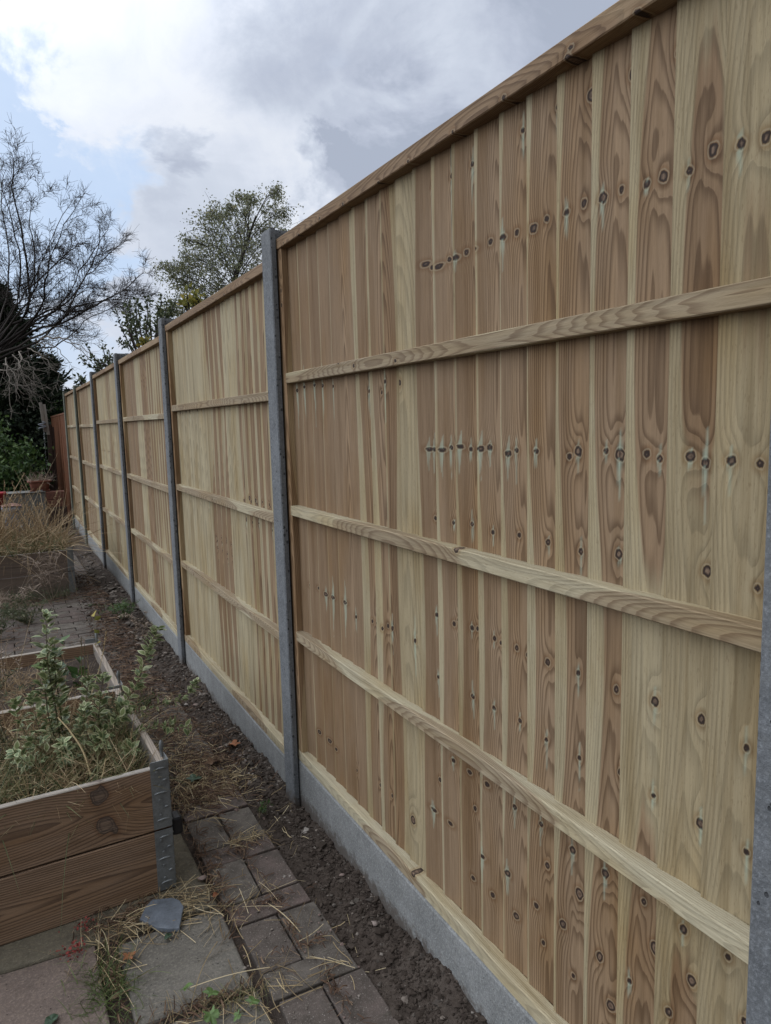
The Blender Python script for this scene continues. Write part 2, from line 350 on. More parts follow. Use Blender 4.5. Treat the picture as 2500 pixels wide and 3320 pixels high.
def plain(name, col, rough=.6, metal=0., var=.25, sc=30, spec=.4, dirt=0.):
    m, nt, b = mat(name, rough, spec); p = geopos(nt); b.inputs['Metallic'].default_value = metal
    n1 = noise(nt, p, sc, 5, .65); n2 = noise(nt, p, sc*7, 3, .6)
    c = mixc(nt, maprange(nt, n1, .3, .7, 0, 1), tuple(q*(1-var) for q in col), tuple(min(1, q*(1+var)) for q in col))
    if dirt: c = mixc(nt, maprange(nt, n2, .5, .72, 0, dirt), c, (.06, .05, .04))
    nt.links.new(c, b.inputs['Base Color']); nt.links.new(maprange(nt, n2, .2, .8, max(0, rough-.12), min(1, rough+.12)), b.inputs['Roughness'])
    bump(nt, b, n2, .25, .001); return m
GALV = plain('galvanised steel', (.21, .225, .23), .5, .55, .28, 45, .5, .4)
BLACKP = plain('black plastic', (.012, .012, .013), .5)
TERRA = plain('terracotta plastic', (.17, .065, .042), .6, 0, .2, 14, .3, .2)
BRICK = plain('red brick', (.135, .062, .044), .9, 0, .3, 40, .2, .5)
BRICKD = plain('dark brick', (.06, .04, .032), .9, 0, .3, 40, .2, .5)
SLATE = plain('slate', (.10, .115, .135), .62, 0, .3, 38, .4, .3)
WHITEP = plain('pale plastic', (.17, .185, .215), .5, 0, .1, 20, .4, .2)
RAGM = plain('brown cloth', (.20, .12, .10), .9, 0, .3, 60, .1)
REDP = plain('red plastic', (.30, .022, .03), .45, 0, .2, 20)
GREENL = plain('green leaf surface', (.075, .125, .035), .5, 0, .35, 90, .35)
DKLEAF = plain('dark fallen leaf', (.03, .055, .03), .5, 0, .3, 90, .35)
print('materials ok')

# ------------------------------------------------------------------ timber: slices of a log
def mklog(rng, D=.04, u0=0., Rh=.07, RhA=.006, zc=0., T=1.2, knots=(), rnd=None, seed=None, wob=1., s0=0.):
    return dict(D=D, u0=u0, Rh=Rh, RhA=RhA, zc=zc, T=T, knots=list(knots), rnd=rng.random() if rnd is None else rnd,
                seed=int(rng.integers(1, 9999)) if seed is None else seed, wob=wob, s0=s0)
def wood_fields(L, D, Z, lg):
    sd = lg['seed']; k0 = np.zeros_like(Z)
    L = L + lg['wob']*(.009*fbm(Z*1.1, k0+.5, sd, 2) + .0010*vnoise(Z*6, k0, sd+3))
    D = D + lg['wob']*(.016*fbm(Z*.9, k0+.7, sd+9, 2) + .001*vnoise(Z*5, k0, sd+5))
    r = np.hypot(L, D); ph = np.arctan2(L, D)
    r = r + .0035*fbm(ph*2.2+7, Z*1.1, sd+11, 3) + .0008*vnoise(ph*9, Z*4, sd+13)
    Rh = lg['Rh'] + lg['RhA']*np.cos(2*math.pi*(Z-lg['zc'])/lg['T']) + .004*vnoise(Z*3, k0, sd+21) + .0012*vnoise(ph*5, Z*2.5, sd+23)
    kd = np.full_like(Z, .1); st = np.zeros_like(Z); dr = np.zeros_like(Z)
    for i, (zk, th, size, slope, stn) in enumerate(lg['knots']):
        lat = r*(ph-th); dz = Z-zk-slope*r
        rk = np.maximum(size*np.clip(r/.055, .62, 1.1), .0048)
        wv = 1+.4*vnoise(np.arctan2(lat, dz)*1.5, k0+i, sd+31)
        q = np.sqrt((lat*1.12)**2+(dz*.88)**2)-rk*wv
        kd = np.minimum(kd, q)
        dr += rk*1.0*np.exp(-(lat/(2.0*rk))**2-(dz/(5.0*rk))**2)
        if stn:
            for sgn, ln in ((-1, abs(stn)), (1, abs(stn)*.55)):
                t = sgn*dz/ln; w = rk*.8*np.clip(1-t, 0, 1)**1.3+.0006
                st = np.maximum(st, np.where((dz*sgn > rk*.6) & (t < 1) & (q > .0003), np.clip(2.2-2.2*np.abs(lat+.003*vnoise(Z*25, k0, sd+41))/w, 0, 1)*(1-.5*t), 0))
    return np.stack([lg['Rh']-(Rh-r)*1.0+.014*Z+dr, Rh-r-.25*dr, kd], -1), np.stack([st, np.full_like(Z, lg['rnd']), np.zeros_like(Z)], -1)
def beam(mb, org, es, eu, ev, ln, u0, u1, v0, v1, ds, du, lg, ch=.0015, mat=0, tilt=0., shape=None, edge=0.):
    """board or batten: es along the grain, eu across the face, ev out of the face (face at v1)"""
    org, es, eu, ev = [np.asarray(q, float) for q in (org, es, eu, ev)]
    nu = max(2, int(round((u1-u0)/du))+1); nv = max(2, int(round((v1-v0)/max(du, .006)))+1)
    pu = [(u, v1) for u in np.linspace(u0+ch, u1-ch, nu)]+[(u1, v) for v in np.linspace(v1-ch, v0+ch, nv)]
    pu += [(u, v0) for u in np.linspace(u1-ch, u0+ch, max(2, nu//3))]+[(u0, v) for v in np.linspace(v0+ch, v1-ch, nv)]
    pu = np.array(pu); P = len(pu); ns = max(2, int(round(ln/ds))+1); s = np.linspace(0, ln, ns)
    S, U = np.meshgrid(s, pu[:, 0], indexing='ij'); V = np.broadcast_to(pu[:, 1], S.shape).copy()
    if tilt: V = V+tilt*(U-u0)/(u1-u0)*(V > v0+1e-4)
    wa, wb = wood_fields(U-lg['u0'], lg['D']+(v1-V), S+lg['s0'], lg)
    if edge: wb[..., 2] = np.clip((U-(u1-edge)+.004*vnoise(S*1.8, S*0, lg['seed']+int(ln*0)+int(edge*1e5)))/.0018, 0, 1)
    if shape is not None: S, U, V = shape(S, U, V)
    X = org+S[..., None]*es+U[..., None]*eu+V[..., None]*ev
    i = np.arange(ns-1)[:, None]*P; j = np.arange(P)[None]; j2 = (j+1) % P
    F = np.stack([i+j, i+j2, i+P+j2, i+P+j], -1).reshape(-1, 4)
    hand = np.dot(np.cross(es, eu), ev)
    if hand > 0: F = F[:, ::-1]
    n0 = mb.n
    mb.add(X, F, mat, False, wa=wa.reshape(-1, 3), wb=wb.reshape(-1, 3))
    c0 = list(range(P)); c1 = list(range((ns-1)*P, ns*P))
    for cap in (c0, c1):
        k = [q for q in cap]
        mb.lt.append(np.array([P])); mb.ll.append(np.array(k if (cap is c1) != (hand > 0) else k[::-1])+n0); mb.m.append(np.array([mat])); mb.sm.append(np.array([False]))

# ------------------------------------------------------------------ the fence
S0 = 1.883; PW = .094
EX, EY, EZ = np.eye(3)
def gz_fence(y):                     # where the soil meets the fence
    return float(np.interp(y, [-3, -1.15, -.56, -.07, 1.88, 3.77, 5.65, 7.5, 9.4, 14], [.17, .151, .135, .113, .088, .05, .035, 0, .0, 0]))
POSTS = [(-1, 2.165, 0, 0), (0, 2.138, 0, 0), (1, 2.100, .002, .004), (2, 2.078, 0, .003), (3, 2.066, .003, -.002), (4, 2.030, -.002, .004), (5, 2.040, .002, 0)]
POST_LABELS = ['concrete post cut off by the right edge of the photo, nearest the camera', 'tall concrete fence post between the nearest and the second wooden panel',
               'third concrete post from the camera, between the second and third panel', 'fourth concrete post from the camera, below the bare branches',
               'fifth concrete post from the camera, beside the far raised bed', 'greenish concrete post, second from the far end of the fence', 'last concrete post, where the pale panels meet the orange old fence']
POSTG = concrete('mossy post concrete', (.14, .15, .12), .8, 1.35)
def make_post(k, top, jx, jy, label):
    y0 = k*S0; g = gz_fence(y0)
    # H section (slots face along the fence), front at x=-.0256
    xf, xs0, xs1, xb = -.0256, -.007, .056, .082; c = .0035; sl_ = .024
    sec = [(xf, c), (xf, PW-c), (xf+c, PW), (xs0, PW), (xs0+.001, PW-sl_), (xs1, PW-sl_), (xs1+.001, PW), (xb-c, PW), (xb, PW-c), (xb, c), (xb-c, 0), (xs1+.001, 0), (xs1, sl_), (xs0+.001, sl_), (xs0, 0), (xf+c, 0)]
    zs = np.concatenate([[g-.35], np.linspace(g-.06, top-.012, 60), [top]])
    rng = np.random.default_rng(100+k); mb = MB(); P = len(sec); V = []
    for i, z in enumerate(zs):
        for j, (x, y) in enumerate(sec):
            w = .0009*vnoise(z*40, j*3.1, 5+k)+.0006*vnoise(z*9, j*.7, 9+k)
            e = .002 if i == len(zs)-1 else 0
            V.append((x+w+(e if x < .02 else -e)*(j < 9 or j > 9), y+w+(e if y < PW/2 else -e), z))
    V = np.array(V); lean = (V[:, 2]-g)
    V[:, 0] += jx*lean; V[:, 1] += y0+jy*lean
    i = np.arange(len(zs)-1)[:, None]*P; j = np.arange(P)[None]; j2 = (j+1) % P
    F = np.stack([i+j, i+P+j, i+P+j2, i+j2], -1).reshape(-1, 4)
    mb.add(V, F); mb.lt.append(np.array([P])); mb.ll.append(np.arange(len(V)-P, len(V))); mb.m.append(np.array([0])); mb.sm.append(np.array([False]))
    o = mb.build('concrete_post', POSTG if k in (4, 5) else POST, None, (0, y0, g))
    return tag(o, label, 'post', 'concrete posts of the new fence')
for (k, top, jx, jy), lb in zip(POSTS, POST_LABELS): make_post(k, top, jx, jy, lb)

ZW = [1.44, 1.273, 1.043, .887, 1.862, 2.032, .60, .43]
def panel_boards(idx, y0, y1, zb, zt, ds, du):
    """feather-edge boards seen from the back; neighbouring boards are neighbouring slices of one log"""
    rng = np.random.default_rng(40+idx*7); mb = MB(); pitch = .0825
    ys = []                                             # board centres from the near end towards the far end
    y = y0+.045 if idx else -1.717
    while y-.04 < y1: ys.append(y); y += pitch
    n = len(ys); dzp = zb-.289
    kn_g3 = [(1.44, .02, .0125, .05, .07), (1.44, .42, .008, .05, .05), (1.273, -.06, .0085, .03, .05), (1.043, .03, .010, .02, .045), (1.043, -.55, .006, .0, 0), (.887, .0, .0085, .02, .05),
             (1.85, .06, .008, .05, 0), (1.845, .55, .0075, .05, .05), (2.02, -.42, .013, .05, .15), (.735, -.35, .015, .03, 0), (.70, .25, .0085, .03, .05), (.62, -.1, .013, .03, .0), (.53, .45, .008, .03, .05), (.45, .12, .012, .02, .0)]
    for j, yc in enumerate(ys):
        jj = n-1-j                                      # 0 = far (left) end
        if idx == 0: t = (yc+1.717)/pitch               # 0 at the right-hand end
        else: t = (ys[-1]-yc)/pitch*1.0; t = j*1.0
        if idx == 0:
            if t < 10.5:   lg = mklog(rng, .0775-.0066*t, -.020-.0015*t, .0685, .0075, 1.66, 1.2, [(z_, th_+.85*float(np.clip((t-2.5)/5, 0, 1)), s_*(1-.30*float(np.clip((t-3)/5, 0, 1))), o_, n_) for z_, th_, s_, o_, n_ in kn_g3], .25 if t > 3 else .75, 777)
            elif t < 12.5: lg = mklog(rng, .105+.006*t-(.125 if t > 11.5 else 0), .012+(.018 if t > 11.5 else 0), .062, .006, 1.7, 1.1, [(1.6, .2, .008, .03, .2), (.95, -.1, .011, .02, .12), (1.0, .3, .006, 0, .1), (.46, .1, .011, .02, 0)], .6, 555)
            elif t < 14.5: lg = mklog(rng, .045-.004*(t-12), -.02-.006*(t-12), .056, .007, .4, 1.4, [(.95, .2, .009, .02, .15), (.94, .8, .007, .02, .1), (1.585, .3, .008, .02, .13), (.46, .3, .009, .02, 0)], .35, 556)
            elif t < 16:   lg = mklog(rng, .036, .03, .060, .004, 1.1, 1.5, [(.93, -.5, .009, .02, .12), (.45, .4, .011, .02, 0)], .2, 557)
            else:          lg = mklog(rng, .05+.004*(t-16), .085, .155, .004, .3, 1.5, [(.955, -1.0, .008, .015, .10 if t < 19 else 0), (.45, -.9, .007, .01, 0), (1.62, -.8, .006, 0, .1)], .3+.05*(t % 3), 600)
        else:
            gi = [0, 0, 0, 0, 0, 0, 0, 1, 1, 2, 2, 2, 2, 3, 3, 3, 3, 3, 3, 3, 3, 3, 3][min(22, j)] if idx != 2 else [0]*9+[2]*3+[1]*3+[3]*9
            gi = gi if isinstance(gi, int) else gi[min(len(gi)-1, j)]
            rg = np.random.default_rng(1000*idx+gi); zz = np.sort(rg.uniform(.3, 2., 5))
            kn = [(z, rg.uniform(-.5, .5), rg.uniform(.007, .012), .03, rg.choice([0, 0, .06])) for z in zz]
            if gi == 0: lg = mklog(rng, .034+.003*(j % 7), -.022-.001*idx, .053, .004, 1.3, 1.5, kn, .35+.25*rg.random(), 700+idx)
            elif gi == 1: lg = mklog(rng, .12, .01, .06, .006, 1., 1.2, kn, .05, 720+idx)
            elif gi == 2: lg = mklog(rng, .052-.006*(j % 4), .02*(-1)**idx, .058, .008, .9, 1.3, kn, .4, 740+idx)
            else: lg = mklog(rng, .115+.003*(j % 9) if idx in (1, 3) else .06, .02 if idx in (1, 3) else .07, .07 if idx in (1, 3) else (.15 if idx % 2 == 0 else .085), .004, 1., 1.2, [(z, t_+(.25 if idx in (1, 3) else -.9), s_, o_, 0 if q % 2 else .05) for q, (z, t_, s_, o_, u_) in enumerate(kn)], .1+.2*rg.random(), 760+idx)
            lg['s0'] = 0
        lg['s0'] = zb+.02
        lg['wob'] = 1.; lg['knots'] = [(z+rng.normal(0, .004), th+rng.normal(0, .05), sz*rng.choice([.4, .5, .62, .75, .88]), sl+rng.normal(0, .02), sn*rng.choice([0, .6, 1, 1.3])) for z, th, sz, sl, sn in lg['knots'] if rng.random() > (.30 if z < .8 else .10)]
        lg['rnd'] = float(np.clip(lg['rnd']*.6+.7*rng.random(), 0, 1))
        a = max(yc-.0425, y0+.004); b = min(yc+.0425, y1-.004)
        if b-a < .01: continue
        lo = mklog  # noqa
        # across-face axis points towards the far end; the far edge of each board stands proud of its neighbour
        def shp(S, U, V, q=rng.uniform(-.0008, .0008), sd=int(rng.integers(999))):
            return S, U, V+q+.0010*vnoise(S*1.7, S*0, sd)
        beam(mb, (.043, yc, zb+.012), EZ, EY, -EX, zt-zb-.024, a-yc, b-yc, 0, .0085, ds, du, lg, .0008, 0, .0105, shp, rng.choice([0, .003, .0045, .006, .008]))
    return mb
PAN = [(-1, .289, 2.103), (0, .238, 2.058), (1, .200, 2.022), (2, .195, 2.026), (3, .165, 1.992), (4, .170, 2.002)]
PAN_LABELS = ['nearest pale wooden fence panel, its brown and cream boards filling the right half', 'second wooden fence panel, cream boards at its far end, brown striped boards near',
              'third wooden fence panel from the camera, between the third and fourth posts', 'fourth wooden fence panel from the camera, left of the fourth post',
              'fifth wooden fence panel from the camera, narrow in view behind the far raised bed', 'farthest new wooden fence panel, next to the orange old fence']
RAILZ = [1.341, .896, .450]          # rail bottoms above the panel bottom
for idx, ((k, zb, zt), lb) in enumerate(zip(PAN, PAN_LABELS)):
    y0 = k*S0+PW-.020; y1 = (k+1)*S0+.020; ym = (y0+y1)/2
    rng = np.random.default_rng(300+idx)
    root = thing('fence_panel', lb, 'fence panel', (0, ym, zb), 'new wooden panels of the fence')
    ds, du = [(.005, .004), (.008, .006), (.014, .010), (.02, .014), (.03, .02), (.03, .02)][idx]
    L = (0, ym, zb)
    panel_boards(idx, y0+.012, y1-.012, zb, zt, ds, du).build('boards', WOOD_B, root, L)
    rs, ru = [(.008, .004), (.012, .006), (.02, .009), (.03, .012), (.04, .015), (.04, .015)][idx]
    def rail(name, z, h, m, D, depth=.030, x=0., ya=y0+.0345, yb=y1-.044, **kw):
        mb = MB(); kn = [(rng.uniform(ya, yb), rng.uniform(-.8, .8), rng.uniform(.007, .012), .02, 0) for _ in range(3)]+([(ya+.09+.165*q+rng.normal(0, .02), rng.normal(0, .15), .0055, 0., 0) for q in range(11)] if name == 'top_rail' else [])
        lg = mklog(rng, D, rng.uniform(.0, .03), .05, .02, rng.uniform(0, 1), 1.1, kn, rng.uniform(0, .5), wob=2.2); lg['s0'] = ya
        q = rng.uniform(-.0015, .0015); sd = int(rng.integers(999))
        shp = lambda S, U, V: (S, U+.003*vnoise(S*.9, S*0, sd), V+.0015*vnoise(S*1.1, S*0, sd+1))
        beam(mb, (x, ya, z), EY, EZ, -EX, yb-ya, 0, h, -depth, q*(x == 0), rs, ru, lg, .002, 0, 0, shp)
        return mb.build(name, m, root, L)
    for rz in RAILZ: rail('rail', zb+rz, .034, WOOD_RY, .02+.02*rng.random(), .032)
    rail('bottom_rail', zb, .036, WOOD_RY, .05, .032, 0., y0, y1)
    rail('top_rail', zt-.034, .034, WOOD_TOP, .035, .060, -.004, y0+.010, y1-.010)
    for ya, sw in ((y0, .034), (y1-.044, .0435)):
        mb = MB(); lg = mklog(rng, .04, .01, .06, .02, rng.random(), 1.3, [(rng.uniform(.4, 1.9), .2, .01, .02, 0) for _ in range(2)], rng.random()); lg['s0'] = zb
        beam(mb, (.0015, ya, zb+.0365), EZ, EY, -EX, zt-zb-.071, 0, sw, -.030, 0, rs, max(ru, .006), lg, .002)
        mb.build('stile', WOOD_ST, root, L)

GB_LABELS = ['rough grey concrete gravel board under the nearest wooden panel', 'grey concrete gravel board under the second wooden panel, partly behind the leaning twigs', 'grey gravel board under the third wooden panel',
             'short visible grey gravel board under the fourth wooden panel', 'grey gravel board under the fifth wooden panel beside the path', 'farthest grey gravel board, half hidden by dead grass']
for idx, ((k, zb, zt), lb) in enumerate(zip(PAN, GB_LABELS)):
    y0 = k*S0+PW-.018; y1 = (k+1)*S0+.018; mb = MB(); n = 220 if idx < 2 else 60
    ys = np.linspace(y0, y1, n); prof = [(.048, -.30), (-.001, -.30), (-.001, -.008), (.003, -.0005), (.045, -.0005), (.048, -.006)]
    V = np.array([[(x+.0008*vnoise(y*60, j*2., idx)*(x < .01), y, zb+z+.0010*vnoise(y*50, j, 7+idx)*(z > -.1)) for j, (x, z) in enumerate(prof)] for y in ys]); P = len(prof)
    i = np.arange(n-1)[:, None]*P; j = np.arange(P)[None]; j2 = (j+1) % P
    mb.add(V, np.stack([i+j, i+P+j, i+P+j2, i+j2], -1).reshape(-1, 4)[:, ::-1])
    for c in (0, n-1):
        mb.lt.append(np.array([P])); mb.ll.append(np.arange(c*P, c*P+P)[::(1 if c == 0 else -1)]); mb.m.append(np.array([0])); mb.sm.append(np.array([False]))
    tag(mb.build('gravel_board', GRAVELB, None, (0, (y0+y1)/2, zb-.3)), lb, 'gravel board', 'concrete gravel boards under the panels')

# old orange fence carrying on beyond the last new post
root = thing('old_fence_panel', 'old orange brown stained fence panel with vertical boards beyond the last concrete post', 'fence panel', (0, 11.3, 0))
mb = MB(); rng = np.random.default_rng(5)
y = 9.54
while y < 13.2:
    lg = mklog(rng, .03+.02*rng.random(), rng.uniform(-.03, .03), .05, .02, rng.random(), 1.1, [(z, rng.uniform(-.3, .3), .014, .02, 0) for z in np.arange(.2, 1.7, .28)+rng.uniform(-.03, .03, 6)], rng.random())
    pr = (int(y*10) % 2)*.016
    beam(mb, (.03-pr, y, .02), EZ, EY, -EX, 1.69, 0, .125, 0, .016, .03, .015, lg, .001); y += .105
mb.build('boards', OLD_F, root, (0, 11.3, 0))
mb = MB(); lg = mklog(rng, .03, 0, .05); beam(mb, (-.008, 9.54, 1.712), EY, EZ, -EX, 3.75, 0, .028, -.055, .0, .05, .01, lg, .003); mb.build('capping', OLD_F, root, (0, 11.3, 0))
print('fence ok')

# ------------------------------------------------------------------ ground, path, slabs
def gbase(x, y):
    x = np.asarray(x, float); y = np.asarray(y, float)
    return np.interp(y, [-60, -3, .5, 1.9, 4.6, 7.5, 10, 60], [.1, .1, .097, .075, .03, -.02, -.03, -.03])
def gsoil(x, y):
    x = np.asarray(x, float); y = np.asarray(y, float); b = gbase(x, y)
    f = np.interp(y, [-3, -1.15, -.56, -.07, 1.88, 3.77, 5.65, 7.5, 9.4, 14], [.17, .151, .135, .113, .088, .05, .035, 0, .0, 0])
    t = np.clip((x+.19)/.19, 0, 1); t = t*t*(3-2*t)
    z = b-.014+(f-b+.014)*t
    w = np.clip((x+.22)/.08, 0, 1)*np.clip((.3-x)/.2, 0, 1)*np.clip((9-y)/4, 0, 1)
    lump = .020*fbm(x*14, y*14, 3, 3)+.012*fbm(x*55, y*55, 8, 2)
    z = z+np.clip((x+.07)/.07, 0, 1)*np.clip((9-y)/4, 0, 1)*.035*fbm(y*5, x*8+3, 71, 3)
    return z + w*lump + .004*fbm(x*30, y*30, 15, 2)
def lines(*seg):
    out = [np.arange(a, b-1e-6, st) for a, b, st in seg]; return np.concatenate(out+[[seg[-1][1]]])
xs = lines((-90, -10, 8), (-10, -2, .5), (-2, -.5, .05), (-.5, -.2, .02), (-.2, .06, .006), (.06, .3, .06), (.3, 3, .5), (3, 90, 8))
ys = lines((-60, -4, 6), (-4, -1.4, .2), (-1.4, .6, .006), (.6, 2.4, .016), (2.4, 6, .05), (6, 14, .25), (14, 40, 2), (40, 100, 10))
XX, YY = np.meshgrid(xs, ys, indexing='ij'); ZZ = gsoil(XX, YY)
nx, ny = XX.shape; i = np.arange(nx-1)[:, None]*ny; j = np.arange(ny-1)[None]
mb = MB(); mb.add(np.stack([XX, YY, ZZ], -1), np.stack([i+j, i+ny+j, i+ny+j+1, i+j+1], -1).reshape(-1, 4), 0, True)
tag(mb.build('ground', SOIL), 'dark brown garden soil along the foot of the fence and under everything', 'ground', kind='structure')

def paver(mb, x0, x1, y0, y1, rng, b=.003):
    dz = rng.uniform(-.003, .003); z = float(gbase(0, (y0+y1)/2))+.004+dz; q = MB(); q.bevbox(x0, x1, y0, y1, -.06, 0, b)
    V = np.concatenate(q.v); c = V.mean(0); V = V.copy(); tx, ty = rng.uniform(-.02, .02, 2); a = rng.uniform(-.02, .02)
    X = V-c; X = np.stack([X[:, 0]-a*X[:, 1], X[:, 1]+a*X[:, 0], X[:, 2]], 1); V2 = X+c
    V2[:, 2] = V[:, 2]+tx*(V[:, 0]-c[0])+ty*(V[:, 1]-c[1])+z
    f = []; k = 0; ll = np.concatenate(q.ll)
    for t in np.concatenate(q.lt): f.append(tuple(ll[k:k+t])); k += t
    mb.add(V2, f, 0, False, rnd=rng.random())
rng = np.random.default_rng(21); mb = MB()
XL, XM, XR = -.392, -.279, -.164
yy = -1.42
while yy < 1.4:                       # one stretcher, then two side by side
    w = .012*(yy+.3); sk = lambda a: a+.012*np.clip(-yy-.4, 0, 1)*2.2
    g = .003
    paver(mb, sk(XL), sk(XR), yy+.003, yy+.097, rng)
    paver(mb, sk(XL), sk(XM)-g, yy+.102, yy+.304, rng); paver(mb, sk(XM)+g, sk(XR), yy+.103, yy+.305, rng)
    yy += .3083
yy = 1.42; k = 0
while yy < 9.3:                       # the wider paved area further down the garden
    x = -.20+(k % 2)*.10-1e-4; n = 0
    while x > -1.75:
        paver(mb, x-.197, min(x, -.20)-.003, yy+.003, yy+.099, rng, .003); x -= .2
    yy += .102; k += 1
tag(mb.build('path', PAVER), 'path of worn reddish grey block pavers along the fence', 'path', kind='structure')
def slab(pts, m, z, label):
    pts = np.array(pts, float); c = pts.mean(0); n = 14; ring = []
    for a in range(len(pts)):
        p, q = pts[a], pts[(a+1) % len(pts)]
        for t in np.arange(n)/n: ring.append(p+(q-p)*t)
    ring = np.array(ring); rn = np.array([.004*vnoise(x*22, y*22, 4) for x, y in ring])
    d = ring-c; d /= np.linalg.norm(d, axis=1)[:, None]; ring = ring+d*rn[:, None]; N = len(ring); mb = MB()
    lv = [(0, -.05), (0, -.007), (.003, -.002), (.008, 0)]
    V = np.concatenate([np.c_[ring-d*o, np.full(N, z+h)] for o, h in lv]); f = []
    for l in range(3):
        for a in range(N): f.append((l*N+a, l*N+(a+1) % N, (l+1)*N+(a+1) % N, (l+1)*N+a))
    f.append(tuple(range(3*N, 4*N))); mb.add(V, f)
    return tag(mb.build('paving_slab', m), label, 'paving slab', kind='structure')
slab([(-.405, -.385), (-.690, -.405), (-.690, -.715), (-.408, -.722)], SLAB_G, .103, 'large grey concrete paving slab in front of the slate')
slab([(-.745, -.375), (-1.25, -.352), (-1.25, -1.3), (-.735, -1.3)], SLAB_P, .104, 'pinkish concrete paving slab at the lower left corner')
slab([(-.405, -.372), (-1.3, -.342), (-1.3, .2), (-.425, .2)], SLAB_M, .099, 'mossy concrete slab under the front of the near raised bed')
slab([(-.405, -.742), (-.715, -.735), (-.715, -1.3), (-.402, -1.3)], SLAB_G, .100, 'grey slab at the bottom of the photo under the lobed seedlings')

# ------------------------------------------------------------------ loose stones, clods, straw
import bmesh
def ico():
    bm = bmesh.new(); bmesh.ops.create_icosphere(bm, subdivisions=1, radius=1); v = np.array([q.co[:] for q in bm.verts]); f = np.array([[q.index for q in p.verts] for p in bm.faces]); bm.free(); return v, f
IV, IF = ico()
def pebbles(n, px, py, size, rng, sink=.3, zf=gsoil, flat=.7):
    V = np.empty((n, len(IV), 3)); s = size*np.exp(rng.normal(0, .45, n))
    jit = 1+.28*rng.standard_normal((n, len(IV)))
    sc = np.stack([rng.uniform(.7, 1.3, n), rng.uniform(.7, 1.3, n), rng.uniform(.5, 1, n)*flat], -1)
    a = rng.uniform(0, 6.28, n); ca, sa = np.cos(a), np.sin(a)
    P = IV[None]*jit[..., None]*sc[:, None]*s[:, None, None]
    V[..., 0] = P[..., 0]*ca[:, None]-P[..., 1]*sa[:, None]+px[:, None]; V[..., 1] = P[..., 0]*sa[:, None]+P[..., 1]*ca[:, None]+py[:, None]
    V[..., 2] = P[..., 2]+(zf(px, py)+s*flat*(1-2*sink)*.7)[:, None]
    F = (IF[None]+(np.arange(n)*len(IV))[:, None, None]).reshape(-1, 3)
    return V.reshape(-1, 3), F, np.repeat(rng.random(n), len(IV))
rng = np.random.default_rng(33)
mb = MB()
n = 9000; y = np.concatenate([rng.uniform(-1.35, .9, 6000), rng.uniform(.9, 4.5, 3000)]); x = -.165+.165*rng.beta(1.6, 1.1, n)
V, F, r = pebbles(n, x, y, .0032, rng); mb.add(V, F, 0, False, rnd=r*.75)
n = 560; y = rng.uniform(-1.3, 3.5, n); x = -.17+.17*rng.beta(1.6, 1.0, n); V, F, r = pebbles(n, x, y, .0060, rng); mb.add(V, F, 0, False, rnd=r*.6)
tag(mb.build('soil_clods', CLOD), 'crumbly clods of earth heaped against the gravel boards', 'soil', kind='stuff')
mb = MB()
n = 1100; y = np.concatenate([rng.uniform(-1.3, .6, 300), rng.uniform(.2, 2.2, 800)]); x = -.16+.16*rng.beta(2.0, 1.0, n)
V, F, r = pebbles(n, x, y, .0038, rng, .25); mb.add(V, F, 0, False, rnd=r*.9)
n = 260; y = rng.uniform(-1.2, 1.2, n); x = rng.uniform(-.42, -.15, n); V, F, r = pebbles(n, x, y, .0028, rng, .2, lambda a, b: gbase(a, b)+.004); mb.add(V, F, 0, False, rnd=np.clip(r+.4, 0, 1))
n = 26; y = rng.uniform(-1.1, 1.6, n); x = rng.uniform(-.17, -.01, n); V, F, r = pebbles(n, x, y, .0085, rng, .25); mb.add(V, F, 0, False, rnd=np.clip(r+.3, 0, 1))
n = 500; y = rng.uniform(2.0, 7, n); x = rng.uniform(-.2, -.01, n); V, F, r = pebbles(n, x, y, .011, rng, .25); mb.add(V, F, 0, False, rnd=r*.8)
tag(mb.build('gravel', STONE), 'small pale and grey stones scattered over the soil strip', 'gravel', kind='stuff')

def ribbons(mb, base, dirs, ln, w, rng, K=5, curl=.6, droop=.4, mat=0, rnd=None, flatten=False, zf=None, lift=.004, taper=True):
    """N blades: base Nx3, dirs Nx3 (unit), ln N, w N"""
    N = len(base); t = np.linspace(0, 1, K); side = np.cross(dirs, rng.standard_normal((N, 3))); side /= np.linalg.norm(side, axis=1)[:, None]+1e-9
    bend = np.cross(dirs, side)*rng.normal(0, curl, N)[:, None]
    P = base[:, None]+ln[:, None, None]*(t[None, :, None]*dirs[:, None]+(t**2)[None, :, None]*bend[:, None]*.5)
    P[..., 2] -= (ln*droop*rng.uniform(.2, 1, N))[:, None]*t[None]**2*.6
    if flatten:
        P[..., 2] = zf(P[..., 0], P[..., 1])+lift*rng.uniform(.2, 1.6, N)[:, None]+(.010*rng.random(N)**3)[:, None]*np.sin(t*3.14)[None]
        hor = np.stack([-dirs[:, 1], dirs[:, 0], np.zeros(N)], -1); hor /= np.linalg.norm(hor, axis=1)[:, None]+1e-9
        side = hor*.8+np.array([0, 0, .45])
    wd = w[:, None]*((1-.85*t**2)[None] if taper else np.ones((1, K)))*.5
    A = P+side[:, None]*wd[..., None]; B = P-side[:, None]*wd[..., None]
    V = np.stack([A, B], 2).reshape(N, 2*K, 3)
    f = np.array([[2*k, 2*k+1, 2*k+3, 2*k+2] for k in range(K-1)])
    F = (f[None]+(np.arange(N)*2*K)[:, None, None]).reshape(-1, 4)
    r = rng.random(N) if rnd is None else rnd
    mb.add(V.reshape(-1, 3), F, mat, True, rnd=np.repeat(r, 2*K)); return P
def udir(rng, n, up=.5, spread=1.):
    d = rng.standard_normal((n, 3))*spread; d[:, 2] = np.abs(d[:, 2])*.4+up; return d/np.linalg.norm(d, axis=1)[:, None]
def zpave(x, y): return gbase(x, y)+.006
